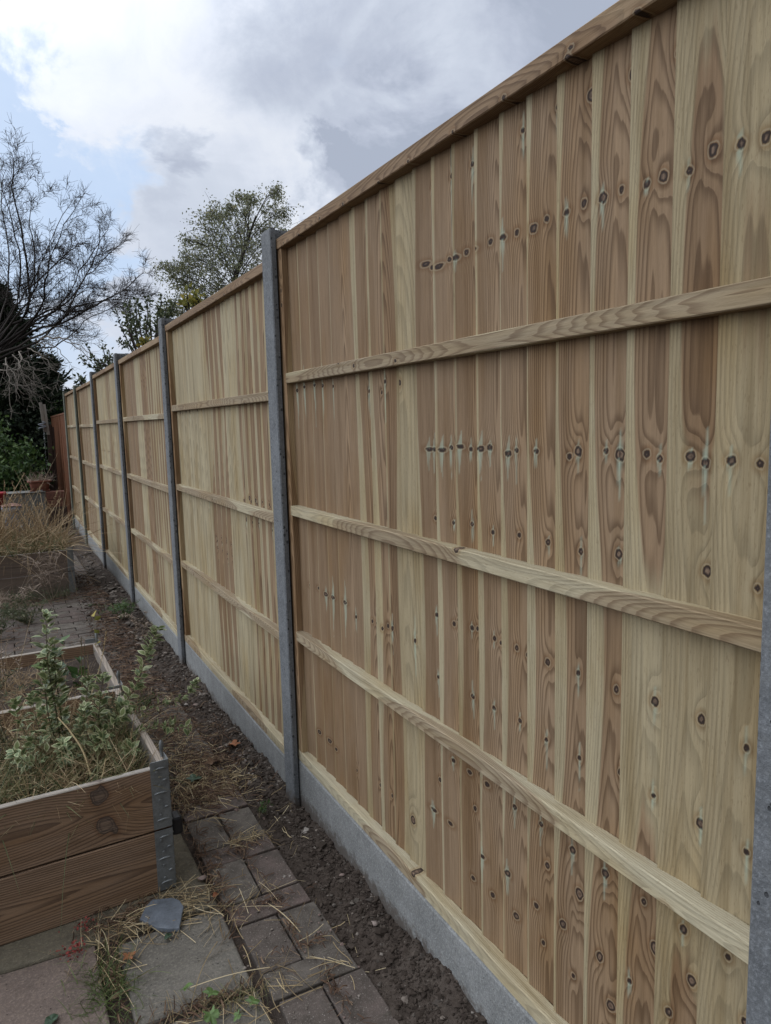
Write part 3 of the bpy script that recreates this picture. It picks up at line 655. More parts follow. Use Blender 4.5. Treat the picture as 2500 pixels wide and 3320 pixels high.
def litter(mb, cx, cy, rx, ry, n, rng, ln=(.03, .12), w=(.0012, .0028), ang=None, spread=1.5, lift=.005, zf=zpave):
    x = cx+rx*rng.normal(0, .55, n); y = cy+ry*rng.normal(0, .55, n)
    a = rng.uniform(0, 6.28, n) if ang is None else ang+rng.normal(0, spread, n)
    d = np.stack([np.cos(a), np.sin(a), np.zeros(n)], -1)
    ribbons(mb, np.stack([x, y, zf(x, y)], -1), d, rng.uniform(*ln, n), rng.uniform(*w, n), rng, 5, .5, 0, 0, None, True, zf, lift, False)
def zgen(x, y): return np.maximum(gsoil(x, y), np.where(x < -.165, zpave(x, y), -9))+.002
rng = np.random.default_rng(55); mb = MB()
for a in [(-.66, -.33, .10, .045, 130, (.04, .16)), (-.56, -.37, .08, .05, 70, (.03, .12)), (-.47, -.33, .05, .07, 60, (.04, .15)), (-.42, -.45, .05, .12, 45, (.03, .12)), (-.50, -.26, .10, .03, 40, (.03, .10)),
          (-.72, -.45, .05, .12, 60, (.03, .14)), (-.52, -.76, .12, .035, 80, (.04, .14)), (-.36, -.74, .06, .06, 40, (.03, .10)), (-.27, -.10, .07, .025, 60, (.03, .09)), (-.20, -.09, .04, .03, 40, (.02, .08)),
          (-.30, -.38, .08, .12, 40, (.03, .14)), (-.24, -.72, .07, .12, 30, (.03, .16)), (-.34, .28, .10, .09, 220, (.03, .12)), (-.30, .45, .12, .12, 260, (.03, .12)), (-.18, .35, .07, .16, 130, (.03, .12)), (-.36, .15, .06, .1, 60, (.03, .1)),
          (-.27, .75, .12, .25, 260, (.03, .13)), (-.3, 1.3, .14, .3, 160, (.03, .12)), (-.10, .2, .06, .5, 70, (.02, .1)), (-.40, 1.0, .06, .4, 100, (.03, .1))]:
    litter(mb, *a[:4], int(a[4]*.8), rng, a[5], (.0010, .0024), zf=zgen)
n = 9; x = rng.uniform(-.75, -.2, n); y = rng.uniform(-.95, -.2, n); a = rng.uniform(0, 6.28, n)      # long single stalks
ribbons(mb, np.stack([x, y, zgen(x, y)], -1), np.stack([np.cos(a), np.sin(a), 0*a], -1), rng.uniform(.12, .26, n), rng.uniform(.0015, .0026, n), rng, 8, .35, 0, 0, rng.uniform(.5, 1, n), True, zgen, .006, False)
tag(mb.build('dry_straw', STRAW), 'dry yellow straw stalks strewn over the slabs and pavers', 'straw', kind='stuff')
mb = MB()
for a in [(-.30, .30, .13, .12, 700, (.015, .06)), (-.27, .55, .15, .2, 900, (.015, .06)), (-.28, 1.0, .16, .3, 900, (.015, .06)), (-.3, 1.6, .2, .35, 600, (.015, .07)), (-.39, -.2, .03, .35, 300, (.01, .05)), (-.28, -.14, .10, .01, 60, (.01, .04)), (-.28, .0, .012, .12, 60, (.01, .04)),
          (-.27, -.44, .10, .012, 60, (.01, .04)), (-.27, -.22, .012, .1, 50, (.01, .04)), (-.26, -.56, .012, .1, 60, (.01, .04)), (-.25, -.66, .10, .012, 50, (.01, .04)), (-.24, -.84, .02, .1, 60, (.01, .04)), (-.65, -.30, .12, .04, 200, (.01, .05)), (-.72, -.5, .02, .2, 140, (.01, .04)), (-.55, -.73, .14, .02, 140, (.01, .05)), (-.12, .6, .08, .4, 260, (.01, .05)), (-.3, 2.6, .3, .6, 500, (.02, .07))]:
    litter(mb, *a[:5], rng, a[5], (.0012, .004), zf=zgen, lift=.004)
tag(mb.build('leaf_litter', MULCH), 'brown rotting leaf litter beside the raised beds and in the paver joints', 'leaf litter', kind='stuff')
print('ground ok')

# ------------------------------------------------------------------ raised beds (stacked hinged pallet collars)
def tubes(mb, polys, rads, sides, rnds, mat=0):
    """polys: list of (K,3); rads: list of (K,)"""
    by = {}
    for p, r, q in zip(polys, rads, rnds): by.setdefault(len(p), []).append((p, r, q))
    for K, lst in by.items():
        P = np.array([a[0] for a in lst]); Rd = np.array([a[1] for a in lst]); Q = np.array([a[2] for a in lst]); N = len(P)
        T = np.gradient(P, axis=1); T /= np.linalg.norm(T, axis=2)[..., None]+1e-12
        ref = np.where(np.abs(T[..., 2:3]) > .9, np.array([1., 0, 0]), np.array([0, 0, 1.])); A = np.cross(T, ref); A /= np.linalg.norm(A, axis=2)[..., None]+1e-12; B = np.cross(T, A)
        an = np.arange(sides)*2*math.pi/sides
        V = P[:, :, None]+Rd[:, :, None, None]*(np.cos(an)[None, None, :, None]*A[:, :, None]+np.sin(an)[None, None, :, None]*B[:, :, None])
        k = np.arange(K-1)[:, None]*sides; s = np.arange(sides)[None]; s2 = (s+1) % sides
        f = np.stack([k+s, k+sides+s, k+sides+s2, k+s2], -1).reshape(-1, 4)
        F = (f[None]+(np.arange(N)*K*sides)[:, None, None]).reshape(-1, 4)
        mb.add(V.reshape(-1, 3), F, mat, True, rnd=np.repeat(Q, K*sides))
def rotz(P, c, a):
    P = np.asarray(P)-c; ca, sa = math.cos(a), math.sin(a)
    return np.stack([P[..., 0]*ca-P[..., 1]*sa, P[..., 0]*sa+P[..., 1]*ca, P[..., 2]], -1)+c

def hinge(root, L, cx, cy, z0, h, dx, dy, name='hinge_bracket', detail=True, tab=False):
    """angle bracket round an outside corner at (cx,cy); dx,dy point into the box along its two walls"""
    t = .0022; mb = MB()
    w = .052
    def plate(fx):      # fx True: plate on the front (faces -y*dy), else on the side
        n = 24; zz = np.linspace(z0, z0+h, n); V = []
        for z in zz:
            for u, o in ((0, 0), (w*.5, 0), (w, 0)):
                V.append((cx+dx*u, cy-dy*(t), z) if fx else (cx-dx*t, cy+dy*u, z))
        for z in zz:
            for u in (0, w*.5, w): V.append((cx+dx*u, cy+dy*.0005, z) if fx else (cx+dx*.0005, cy+dy*u, z))
        f = []; N = n*3
        for i in range(n-1):
            for j in range(2): f += [(i*3+j, i*3+j+1, i*3+j+4, i*3+j+3), (N+i*3+j, N+i*3+j+3, N+i*3+j+4, N+i*3+j+1)]
            f += [(i*3+2, N+i*3+2, N+i*3+5, i*3+5), (i*3, i*3+3, N+i*3+3, N+i*3)]
        f += [(0, N, N+1, 1), (1, N+1, N+2, 2), ((n-1)*3, (n-1)*3+1, N+(n-1)*3+1, N+(n-1)*3), ((n-1)*3+1, (n-1)*3+2, N+(n-1)*3+2, N+(n-1)*3+1)]
        mb.add(V, f)
    plate(True); plate(False)
    def bead(z, a, b, fx, r=.0030):
        K = 9; pts = []; rr = []
        for t_ in np.linspace(0, 1, K):
            u = a+(b-a)*t_; pts.append((cx+dx*u, cy-dy*.0025, z+.003*math.sin(t_*3)) if fx else (cx-dx*.0025, cy+dy*u, z)); rr.append(r*(math.sin(math.pi*min(1, max(0, t_)))**.35+.02))
        tubes(mb, [np.array(pts)], [np.array(rr)], 8, [0])
    if detail:
        for q, (a, b) in zip((.12, .30, .52, .70, .88), ((.004, .042), (.004, .018), (.004, .046), (.004, .018), (.006, .04))): bead(z0+h*q, a, b, True)
        for q in (.08, .2, .34, .48, .62, .76, .9): bead(z0+h*q, .003, .014, False, .0034)
        for q, u in ((.2, .030), (.42, .030), (.64, .028), (.84, .034)):
            V = []; n = 10
            for k, (r, o) in enumerate(((.0045, 0), (.004, .0016), (.0015, .0022))):
                for a in range(n): V.append((cx+dx*(u+r*math.cos(a*6.283/n)), cy-dy*(t+o), z0+h*q+r*math.sin(a*6.283/n)))
            f = [(k*n+a, k*n+(a+1) % n, (k+1)*n+(a+1) % n, (k+1)*n+a) for k in range(2) for a in range(n)]+[tuple(range(2*n, 3*n))]
            mb.add(V, f)
    if tab:
        pts = np.array([(cx+dx*.006, cy+dy*(.045+.004*math.sin(k)), z0+h-.01+.011*k) for k in range(6)]); tubes(mb, [pts], [np.array([.004, .0045, .0055, .007, .0075, .003])], 8, [0])
    return mb.build(name, GALV, root, L)

def raised_bed(label, x0, x1, y0, y1, z0, front, ncol=2, rot=0., detail=True, sd=1, h=.195, th=.022, brackets=('fr',), mats=None):
    rng = np.random.default_rng(sd); cx, cy = x1, y0; L = ((x0+x1)/2, (y0+y1)/2, z0)
    root = thing('raised_bed', label, 'raised bed', L)
    mx, my = mats or (BED_X, BED_Y); ds = .008 if detail else .025; du = .005 if detail else .016
    objs = []
    for k in range(ncol):
        z = z0+k*(h+.003)
        for side, (o, es, eu, ev, ln, m) in {'front': ((x0, y0, z), EX, EZ, -EY, x1-x0, mx), 'back': ((x0, y1, z), EX, EZ, EY, x1-x0, mx),
                                             'side': ((x1, y0+th+.001, z), EY, EZ, EX, y1-y0-2*th-.002, my), 'left': ((x0, y0+th+.001, z), EY, EZ, -EX, y1-y0-2*th-.002, my)}.items():
            kn = []; lg = mklog(rng, rng.uniform(.03, .05), .09, .16, .0, 0, 1, [], rng.uniform(.1, .6), wob=2.)
            if side == 'front' and detail and k == ncol-1:
                lg = mklog(rng, .034, .10, .17, 0, 0, 1, [(x1-.245+.05, 0.9, .020, -.0, 0), (x1-.235+.05, -.7, .026, 0., 0), (x1-.16, -1.02, .007, 0, 0)], .2, 31, 1.6)
            lg['s0'] = 0 if side in ('left', 'side') else x0
            if side in ('left', 'side'): lg['s0'] = y0
            mb = MB(); sdn = int(rng.integers(999))
            shp = lambda S, U, V, q=sdn: (S, U+.0016*vnoise(S*9, S*0, q)*(U > .1), V+.0012*vnoise(S*5, U*9, q))
            beam(mb, o, es, eu, ev, ln, 0, h-.003*(k == 0), -th, 0, ds, du, lg, .0025, 0, 0, shp)
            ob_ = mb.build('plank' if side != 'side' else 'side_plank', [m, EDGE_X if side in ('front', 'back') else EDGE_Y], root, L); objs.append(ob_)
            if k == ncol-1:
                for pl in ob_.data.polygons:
                    if pl.normal.z > .6: pl.material_index = 1  # upward faces get the paler tone, part weathering, part light put into the colour
    for b in brackets:
        bx, dx = (x1, -1) if 'r' in b else (x0, 1); by, dy = (y0, 1) if 'f' in b else (y1, -1)
        for k in range(ncol):
            top = k == ncol-1
            objs.append(hinge(root, L, bx, by, z0+k*(h+.003)+.004, h+(.016 if top else -.004), dx, dy, detail=detail, tab=top and detail))
    if rot:
        for o in objs:
            co_ = np.empty(len(o.data.vertices)*3, 'f4'); o.data.vertices.foreach_get('co', co_); P = co_.reshape(-1, 3)+np.array(L)
            P = rotz(P, np.array([cx, cy, 0]), rot)-np.array(L); o.data.vertices.foreach_set('co', P.astype('f4').ravel()); o.data.update()
    return root, objs
BR = R(2.6)
bedA, oa = raised_bed('near raised bed of brown stacked planks with steel corner brackets', -1.32, -.498, -.226, .535, .100, True, 2, BR, True, 3)
# black clip half way up the near corner
mb = MB(); mb.bevbox(-.4955, -.462, -.218, -.170, .258, .318, .009); P = mb.v[0]; mb.v[0] = rotz(P, np.array([-.498, -.226, 0]), BR)
mb.build('clip', BLACKP, bedA, tuple(bedA.location))
bedB, ob = raised_bed('middle raised bed behind the variegated shrub, dark soil inside', -1.335, -.520, .545, 1.275, .088, True, 2, R(1.2), True, 4, brackets=('fr', 'br'))
bedC, oc = raised_bed('far raised bed of grey planks overflowing with dead grass', -1.45, -.385, 4.62, 5.75, .030, True, 2, R(1.), False, 6, brackets=('fr', 'br'), mats=(BED_OLD, BED_OLD))

def bed_soil(name, label, x0, x1, y0, y1, z, sd, amp=.02):
    a = np.linspace(x0, x1, 50); b = np.linspace(y0, y1, 50); X, Y = np.meshgrid(a, b, indexing='ij'); Z = z+amp*fbm(X*9, Y*9, sd, 4)+.008*fbm(X*50, Y*50, sd+4, 2)
    i = np.arange(49)[:, None]*50; j = np.arange(49)[None]; mb = MB(); mb.add(np.stack([X, Y, Z], -1), np.stack([i+j, i+50+j, i+51+j, i+j+1], -1).reshape(-1, 4), 0, True)
    return tag(mb.build(name, SOIL), label, 'soil', kind='structure')
bed_soil('bed_soil', 'dark soil filling the near raised bed', -1.285, -.535, -.19, .50, .425, 61)
bed_soil('bed_soil', 'dark crumbly soil in the middle raised bed', -1.30, -.55, .57, 1.245, .425, 62, .03)
bed_soil('bed_soil', 'soil under the dead grass of the far raised bed', -1.42, -.42, 4.65, 5.72, .40, 63)

# ------------------------------------------------------------------ leaves
def leaves(mb, C, Dr, Nn, ln, wd, rnd, mat=0, fold=.12):
    """diamond leaves, folded along the midrib"""
    N = len(C); Sd = np.cross(Dr, Nn); Sd /= np.linalg.norm(Sd, axis=1)[:, None]+1e-9; Up = np.cross(Sd, Dr)
    l = ln[:, None]; w = wd[:, None]*.5
    V = np.stack([C, C+Dr*l*.4+Sd*w+Up*w*fold*2, C+Dr*l-Up*l*.08, C+Dr*l*.4-Sd*w+Up*w*fold*2], 1)
    F = np.arange(N*4).reshape(-1, 4); F = np.concatenate([F[:, [0, 1, 2]], F[:, [0, 2, 3]]])
    mb.add(V.reshape(-1, 3), F, mat, False, rnd=np.repeat(rnd, 4))
def unit(v): return v/(np.linalg.norm(v, axis=-1, keepdims=True)+1e-9)
LV = np.array([(0, 0), (.18, .30), (.42, .5), (.70, .36), (1, 0), (.70, -.36), (.42, -.5), (.18, -.30)])
def bordered_leaves(mb, C, Dr, Nn, ln, wd, rnd):
    """oval leaves: green heart (slot 0) with a cream margin (slot 1)"""
    N = len(C); Sd = unit(np.cross(Dr, Nn)); Up = np.cross(Sd, Dr); K = len(LV)
    t = LV[:, 0]; s = LV[:, 1]; ti = .5+(t-.5)*.76; si = s*.68
    def ringv(t, s, e): return C[:, None]+Dr[:, None]*(ln[:, None]*t)[..., None]+Sd[:, None]*(wd[:, None]*s)[..., None]+Up[:, None]*(wd[:, None]*(np.abs(s)*.35-.25*t**2)+e)[..., None]
    V = np.concatenate([ringv(t, s, 0), ringv(ti, si, 0.0004)], 1)
    q = [(a, (a+1) % K, K+(a+1) % K, K+a) for a in range(K)]; F4 = (np.array(q)[None]+(np.arange(N)*2*K)[:, None, None]).reshape(-1, 4)
    nb = mb.n; mb.add(V.reshape(-1, 3), F4, 1, True, rnd=np.repeat(rnd, 2*K))
    inner = (np.arange(K, 2*K)[None]+(np.arange(N)*2*K)[:, None]); mb.lt.append(np.full(N, K)); mb.ll.append((inner+nb).ravel()); mb.m.append(np.zeros(N, int)); mb.sm.append(np.ones(N, bool))
def curve(pts, n):
    pts = np.asarray(pts, float); t = np.linspace(0, len(pts)-1, n); i = np.clip(t.astype(int), 0, len(pts)-2); f = (t-i)[:, None]
    p0 = pts[np.maximum(i-1, 0)]; p1 = pts[i]; p2 = pts[i+1]; p3 = pts[np.minimum(i+2, len(pts)-1)]
    return .5*((2*p1)+(-p0+p2)*f+(2*p0-5*p1+4*p2-p3)*f**2+(-p0+3*p1-3*p2+p3)*f**3)

# the variegated shrub in the near bed
rng = np.random.default_rng(71)
base = np.array([-.76, .17, .43])
root = thing('variegated_shrub', 'cream edged variegated green shrub growing out of the near raised bed', 'shrub', tuple(base))
STEMS = [([(-.765, .16, .44), (-.775, .17, .60), (-.785, .18, .75), (-.778, .19, .905)], 34, .034, 1.), ([(-.76, .17, .44), (-.76, .19, .58), (-.765, .2, .70), (-.76, .2, .80)], 26, .030, 1.), ([(-.77, .16, .44), (-.795, .15, .55), (-.80, .17, .66), (-.79, .2, .74)], 22, .030, 1.),
         ([(-.72, .17, .44), (-.60, .20, .50), (-.52, .205, .60), (-.475, .20, .70), (-.432, .20, .80)], 40, .024, .95), ([(-.72, .16, .43), (-.60, .22, .47), (-.47, .23, .505), (-.38, .22, .52), (-.325, .2, .555), (-.305, .2, .585)], 30, .018, .62),
         ([(-.70, .15, .44), (-.655, .18, .50), (-.635, .19, .58), (-.618, .2, .675)], 20, .024, .9), ([(-.74, .10, .44), (-.66, .07, .50), (-.60, .08, .54), (-.55, .12, .57)], 22, .024, .9), ([(-.78, .1, .44), (-.84, .06, .52), (-.88, .07, .60), (-.89, .09, .67)], 18, .026, .85),
         ([(-.78, .1, .44), (-.86, .02, .48), (-.90, -.02, .55)], 16, .022, .8), ([(-.72, .1, .44), (-.68, .02, .49), (-.65, -.02, .53)], 16, .022, .9), ([(-.75, .08, .44), (-.76, .0, .50), (-.77, -.03, .55)], 16, .022, .85), ([(-.70, .18, .44), (-.62, .12, .47), (-.52, .06, .50), (-.44, .02, .51), (-.38, -.01, .50)], 22, .02, .75),
         ([(-.72, .16, .44), (-.70, .12, .52), (-.69, .11, .60)], 20, .022, .85), ([(-.8, .16, .44), (-.83, .22, .53), (-.84, .26, .62)], 16, .022, .85), ([(-.74, .2, .44), (-.68, .25, .55), (-.66, .28, .64)], 16, .022, .85), ([(-.66, .12, .43), (-.60, .03, .46), (-.57, -.05, .49)], 16, .02, .8)]
mbs = MB(); mbl = MB()
for pts, n, spread, sc in STEMS:
    c = curve(pts, 26); tubes(mbs, [c], [np.linspace(.0026, .0008, 26)*sc], 5, [rng.random()])
    m = int(n*3.4); t = rng.uniform(.10, 1., m)**.85; P = np.stack([np.interp(t*25, np.arange(26), c[:, q]) for q in range(3)], -1)
    T = unit(np.stack([np.interp(np.clip(t*25, 0, 24.9), np.arange(26), np.gradient(c[:, q])) for q in range(3)], -1))
    out = unit(np.cross(T, rng.standard_normal((m, 3)))); Dr = unit(out*.9+T*rng.uniform(.1, .9, m)[:, None]+np.array([0, 0, .1])); Nn = unit(T*.8+rng.standard_normal((m, 3))*.35+np.array([0, 0, .3]))
    ln = rng.uniform(.024, .047, m)*sc*np.interp(t, [0, .8, 1], [1, 1, .75]); P = P+out*.003+out*(spread-.014)*rng.uniform(0, .75, (m, 1))*(.4+.6*(1-t[:, None]))
    bordered_leaves(mbl, P, Dr, Nn, ln, ln*rng.uniform(.48, .62, m), rng.random(m))
mbs.build('stems', STEMG, root, tuple(base)); mbl.build('leaves', [VAR_G, VAR_C], root, tuple(base))

# grass and weeds in the beds
def zbed(x, y): return np.full_like(x, .432)
mb = MB(); n = 2600; x = rng.uniform(-1.27, -.55, n); y = -.19+.62*rng.beta(1.0, 1.5, n); k = rng.random(n) < np.where(y > .25, .4, 1.); x, y = x[k], y[k]; n = len(x)
ribbons(mb, np.stack([x, y, zbed(x, y)], -1), udir(rng, n, .55, .75), rng.uniform(.05, .17, n), rng.uniform(.002, .0045, n), rng, 7, 1.1, .75)
tag(mb.build('bed_grass', GRASS), 'tangled green and yellowing grass filling the near raised bed', 'grass', kind='stuff')
mb = MB(); n = 1100; x = rng.uniform(-1.27, -.56, n); y = rng.uniform(-.18, .45, n)
ribbons(mb, np.stack([x, y, zbed(x, y)+.01], -1), udir(rng, n, .28, 1.), rng.uniform(.06, .2, n), rng.uniform(.0015, .0035, n), rng, 7, .9, .6)
n = 900; x = -.98+.17*rng.standard_normal(n); y = .86+.13*rng.standard_normal(n); k = (x > -1.3) & (x < -.6) & (y > .58) & (y < 1.22); x, y = x[k], y[k]; n = len(x)
ribbons(mb, np.stack([x, y, np.full(n, .40)+.03*rng.random(n)], -1), udir(rng, n, .4, 1.), rng.uniform(.06, .22, n), rng.uniform(.0015, .003, n), rng, 8, 1.3, .8)
tag(mb.build('dry_bed_grass', DEADG), 'matted straw coloured dead grass lying in the near and middle raised beds', 'dead grass', kind='stuff')
# a few bent reed stalks and one seed head
def reed(label, pts, r=.002, seed=False):
    c = curve(pts, 18); mb = MB(); tubes(mb, [c], [np.linspace(r, r*.6, 18)], 6, [.75])
    o = thing('grass_stalk', label, 'grass stalk', tuple(pts[0])); mb.build('stem', STRAW, o, tuple(pts[0]))
    if seed:
        mb = MB(); n = 90; t = rng.uniform(.70, .97, n); P = np.stack([np.interp(t*17, np.arange(18), c[:, q]) for q in range(3)], -1); T = unit(c[-1]-c[-4]); D = unit(T+.5*rng.standard_normal((n, 3)))
        leaves(mb, P, D, unit(rng.standard_normal((n, 3))), np.full(n, .008), np.full(n, .004), rng.random(n)); mb.build('seed_head', DEADG, o, tuple(pts[0]))
    return o
reed('tall pale grass stalk with a seed head leaning right inside the near raised bed', [(-.72, .22, .44), (-.66, .30, .55), (-.605, .38, .66), (-.575, .43, .755)], .0018, True)
reed('bent straw coloured reed standing at the front of the near raised bed', [(-.70, -.14, .435), (-.715, -.08, .52), (-.745, -.02, .575), (-.775, .03, .61)], .0032)
reed('short broken reed stub at the front edge of the near raised bed', [(-.70, -.17, .43), (-.675, -.15, .47), (-.66, -.13, .515)], .003)
# weeds in the middle bed and on the paving behind it
def weed(label, pts_list, leaf_n, ll, m=WEED, name='weed', cat='weed', stem=.0014, grp=None):
    b = np.array(pts_list[0][0]); o = thing(name, label, cat, tuple(b), grp); ms, ml = MB(), MB()
    for pts in pts_list:
        c = curve(pts, 20); tubes(ms, [c], [np.linspace(stem, stem*.4, 20)], 5, [rng.random()])
        k = leaf_n; t = rng.uniform(.15, 1, k); P = np.stack([np.interp(t*19, np.arange(20), c[:, q]) for q in range(3)], -1); T = unit(c[-1]-c[0]); out = unit(np.cross(T, rng.standard_normal((k, 3))))
        ln = rng.uniform(.6, 1.2, k)*ll; leaves(ml, P, unit(out+T*.5), unit(T+.4*rng.standard_normal((k, 3))), ln, ln*rng.uniform(.22, .4, k) if ll < .05 else ln*.7, rng.random(k))
    ms.build('stems', STEMG, o, tuple(b)); ml.build('leaves', m, o, tuple(b)); return o
def stalks(x, y, z, n, h, sp): return [[(x+rng.normal(0, .02), y+rng.normal(0, .02), z), (x+sp*rng.normal(0, .5), y+sp*rng.normal(0, .5), z+h*.5), (x+sp*rng.normal(0, 1.), y+sp*rng.normal(0, 1.), z+h*rng.uniform(.75, 1.05))] for _ in range(n)]
weed('wiry grey green weed with tiny leaves left of the variegated shrub, behind the middle bed', stalks(-.985, 1.38, .085, 6, .36, .05), 60, .014)
weed('clump of thin upright weeds on the pavers right behind the variegated shrub', stalks(-.80, 1.45, .085, 9, .36, .08), 60, .013)
weed('sparse wiry weed behind the right half of the middle bed', stalks(-.68, 1.55, .08, 5, .30, .06), 45, .013)
weed('broad leaved green weed with yellow lower leaves in the middle raised bed', [[(-.72, .85, .40), (-.72, .86, .50), (-.70, .88, .62)], [(-.70, .86, .40), (-.66, .86, .46), (-.64, .88, .52)], [(-.74, .86, .40), (-.77, .87, .5), (-.78, .9, .57)]], 12, .055, LEAF_G)
weed('slim dark weed with one round yellow leaf by the far corner of the middle bed', [[(-.545, 1.20, .40), (-.55, 1.21, .50), (-.545, 1.22, .62)]], 6, .052, LEAF_Y)
weed('thin upright onion like stalks in the middle raised bed', [[(-.655+.012*k, .72, .40), (-.650+.012*k, .73, .52), (-.640+.010*k, .74, .66-.03*k)] for k in range(3)], 3, .02, LEAF_D, stem=.003)
weed('low green weed at the foot of the third concrete post', stalks(-.13, 3.35, .05, 16, .16, .11), 40, .022, LEAF_G)
weed('dry pale curled weed standing in the soil between the third and second posts', stalks(-.15, 2.55, .07, 5, .24, .05), 40, .024, GREYG)
weed('tall wispy weed with narrow leaves at the left of the near bed, beside the shrub', stalks(-.93, .25, .44, 7, .30, .07), 60, .018)
weed('pale straggly weed in front of the variegated shrub in the near bed', stalks(-.70, .02, .44, 8, .15, .09), 40, .018, GRASS)
weed('dry wiry weed standing in the left part of the middle bed', stalks(-.95, .95, .42, 8, .24, .09), 50, .016, GREYG)
weed('bushy dull green weed in the right corner of the near bed by the steel bracket', stalks(-.60, .30, .44, 9, .13, .08), 40, .02)
weed('small green weed on the brown litter beside the middle bed', stalks(-.33, 1.35, .085, 10, .06, .06), 22, .016, LEAF_G)
weed('tiny dark seedling in the soil in front of the nearest long post', stalks(-.13, .05, .10, 5, .04, .02), 8, .020, LEAF_G)
weed('patch of low weeds on the paving in front of the far raised bed', stalks(-.80, 3.6, .05, 26, .20, .22), 40, .026, WEED)
weed('leafy weeds on the paving at the left edge, before the far bed', stalks(-1.05, 3.2, .055, 22, .26, .18), 45, .03, WEED)
# debris and low growth spilling over the paving between the beds
mb = MB()
for a in [(-.34, 1.7, .12, .5, 500), (-.30, 2.6, .12, .7, 550), (-.28, 3.5, .10, .7, 450), (-.9, 1.36, .4, .06, 300), (-.7, 2.3, .5, .6, 130), (-.8, 4.4, .5, .2, 700), (-1.0, 3.2, .4, .5, 260), (-.28, 4.6, .08, .6, 250)]:
    litter(mb, *a, rng, (.02, .10), (.0016, .0055), zf=zgen, lift=.008)
tag(mb.build('garden_debris', MULCH), 'dead stems and crumbled leaves scattered over the paving between the beds', 'debris', kind='stuff')
mb = MB(); n = 1500; y = rng.uniform(1.3, 5.5, n); x = -.25+.09*rng.standard_normal(n); V, F, r = pebbles(n, x, y, .0055, rng, .3, zgen); mb.add(V, F, 0, False, rnd=r*.8)
tag(mb.build('spilled_soil', CLOD), 'crumbs of soil spilled over the edge of the paved area', 'soil', kind='stuff')
mb = MB(); n = 900; x = np.concatenate([rng.uniform(-1.3, -.55, 500), rng.uniform(-1.3, -.45, 400)]); y = np.concatenate([1.30+.10*rng.random(500), 4.35+.22*rng.random(400)])
ribbons(mb, np.stack([x, y, zgen(x, y)], -1), udir(rng, n, .9, .6), rng.uniform(.06, .22, n), rng.uniform(.002, .004, n), rng, 7, .9, .6)
tag(mb.build('rough_grass', WEED), 'rough grass growing along the foot of the beds on the paving', 'grass', kind='stuff')
mb = MB(); n = 700; x = np.concatenate([rng.uniform(-.85, -.54, 400), rng.uniform(-1.28, -.55, 300)]); y = np.concatenate([rng.uniform(-.16, .48, 400), .40+.10*rng.random(300)])
ribbons(mb, np.stack([x, y, zbed(x, y)], -1), udir(rng, n, .9, .6), rng.uniform(.05, .16, n), rng.uniform(.002, .0035, n), rng, 7, 1.0, .6)
tag(mb.build('pale_weeds', DEADG), 'thin pale straggly weeds along the right side of the near bed', 'weeds', kind='stuff')
# dead grass on the far bed and curled dead weed in front of it
def tuft(name, label, cat, m, c, rx, ry, n, h, w, curl, droop, up=.8, K=8, spread=.6, kind=None):
    mb = MB(); x = c[0]+rx*rng.uniform(-1, 1, n); y = c[1]+ry*rng.uniform(-1, 1, n)
    ribbons(mb, np.stack([x, y, np.full(n, c[2])], -1), udir(rng, n, up, spread), rng.uniform(*h, n), rng.uniform(*w, n), rng, K, curl, droop)
    return tag(mb.build(name, m, None, tuple(c)), label, cat, kind=kind)
tuft('dead_grass', 'mat of straw coloured dead grass spilling over the far raised bed', 'dead grass', DEADG, (-.92, 5.1, .41), .52, .45, 2000, (.10, .42), (.003, .008), 2.2, 1.2, .45, kind='stuff')
tuft('green_grass', 'green grass showing through the dead mat of the far bed', 'grass', GRASS, (-.95, 5.0, .41), .5, .40, 1300, (.10, .28), (.005, .010), 1.0, .9, .6, kind='stuff')
for lb, x, y, n, h in [('tall clump of dry grass stalks on the left of the far raised bed', -1.08, 5.0, 110, (.4, .85)), ('loose dry grass stalks arching over the right end of the far bed', -.55, 5.2, 40, (.3, .6)), ('thin dry seed stalks in the middle of the far bed', -.80, 5.3, 50, (.35, .7))]:
    o = thing('dry_grass_clump', lb, 'dry grass', (x, y, .42)); mb = MB(); px = x+.12*rng.standard_normal(n); py = y+.1*rng.standard_normal(n)
    P = ribbons(mb, np.stack([px, py, np.full(n, .40)], -1), udir(rng, n, 1.5, .6), rng.uniform(*h, n), np.full(n, .0085), rng, 9, .5, .45, 0); E_ = P[:, -1]; T = unit(P[:, -1]-P[:, -3]); k = 14; Pp = np.repeat(E_, k, 0)-np.repeat(T, k, 0)*rng.uniform(0, .09, (n*k, 1)); leaves(mb, Pp, unit(np.repeat(T, k, 0)+.45*rng.standard_normal((n*k, 3))), unit(rng.standard_normal((n*k, 3))), np.full(n*k, .018), np.full(n*k, .007), rng.random(n*k)); mb.build('blades', DEADG, o, (x, y, .42))
def curled(label, x, y, z, h, n, sp):
    o = thing('dead_weed', label, 'dead weed', (x, y, z)); ms, mc = MB(), MB()
    for pts in stalks(x, y, z, n, h, sp):
        c = curve(pts, 16); tubes(ms, [c], [np.linspace(.003, .0012, 16)], 5, [rng.random()]); k = 34; t = rng.uniform(.3, 1, k); P = np.stack([np.interp(t*15, np.arange(16), c[:, q]) for q in range(3)], -1)
        ribbons(mc, P, udir(rng, k, .3, 1.), rng.uniform(.05, .12, k), np.full(k, .0042), rng, 9, 2.6, .9)
    ms.build('stems', GREYG, o, (x, y, z)); mc.build('curled_leaves', GREYG, o, (x, y, z))
curled('pale curly dead weed in front of the far raised bed', -.62, 4.35, .03, .46, 6, .10)
curled('second curly dead weed, shorter, left of the pale one', -.95, 3.9, .045, .22, 7, .14)
print('beds ok')

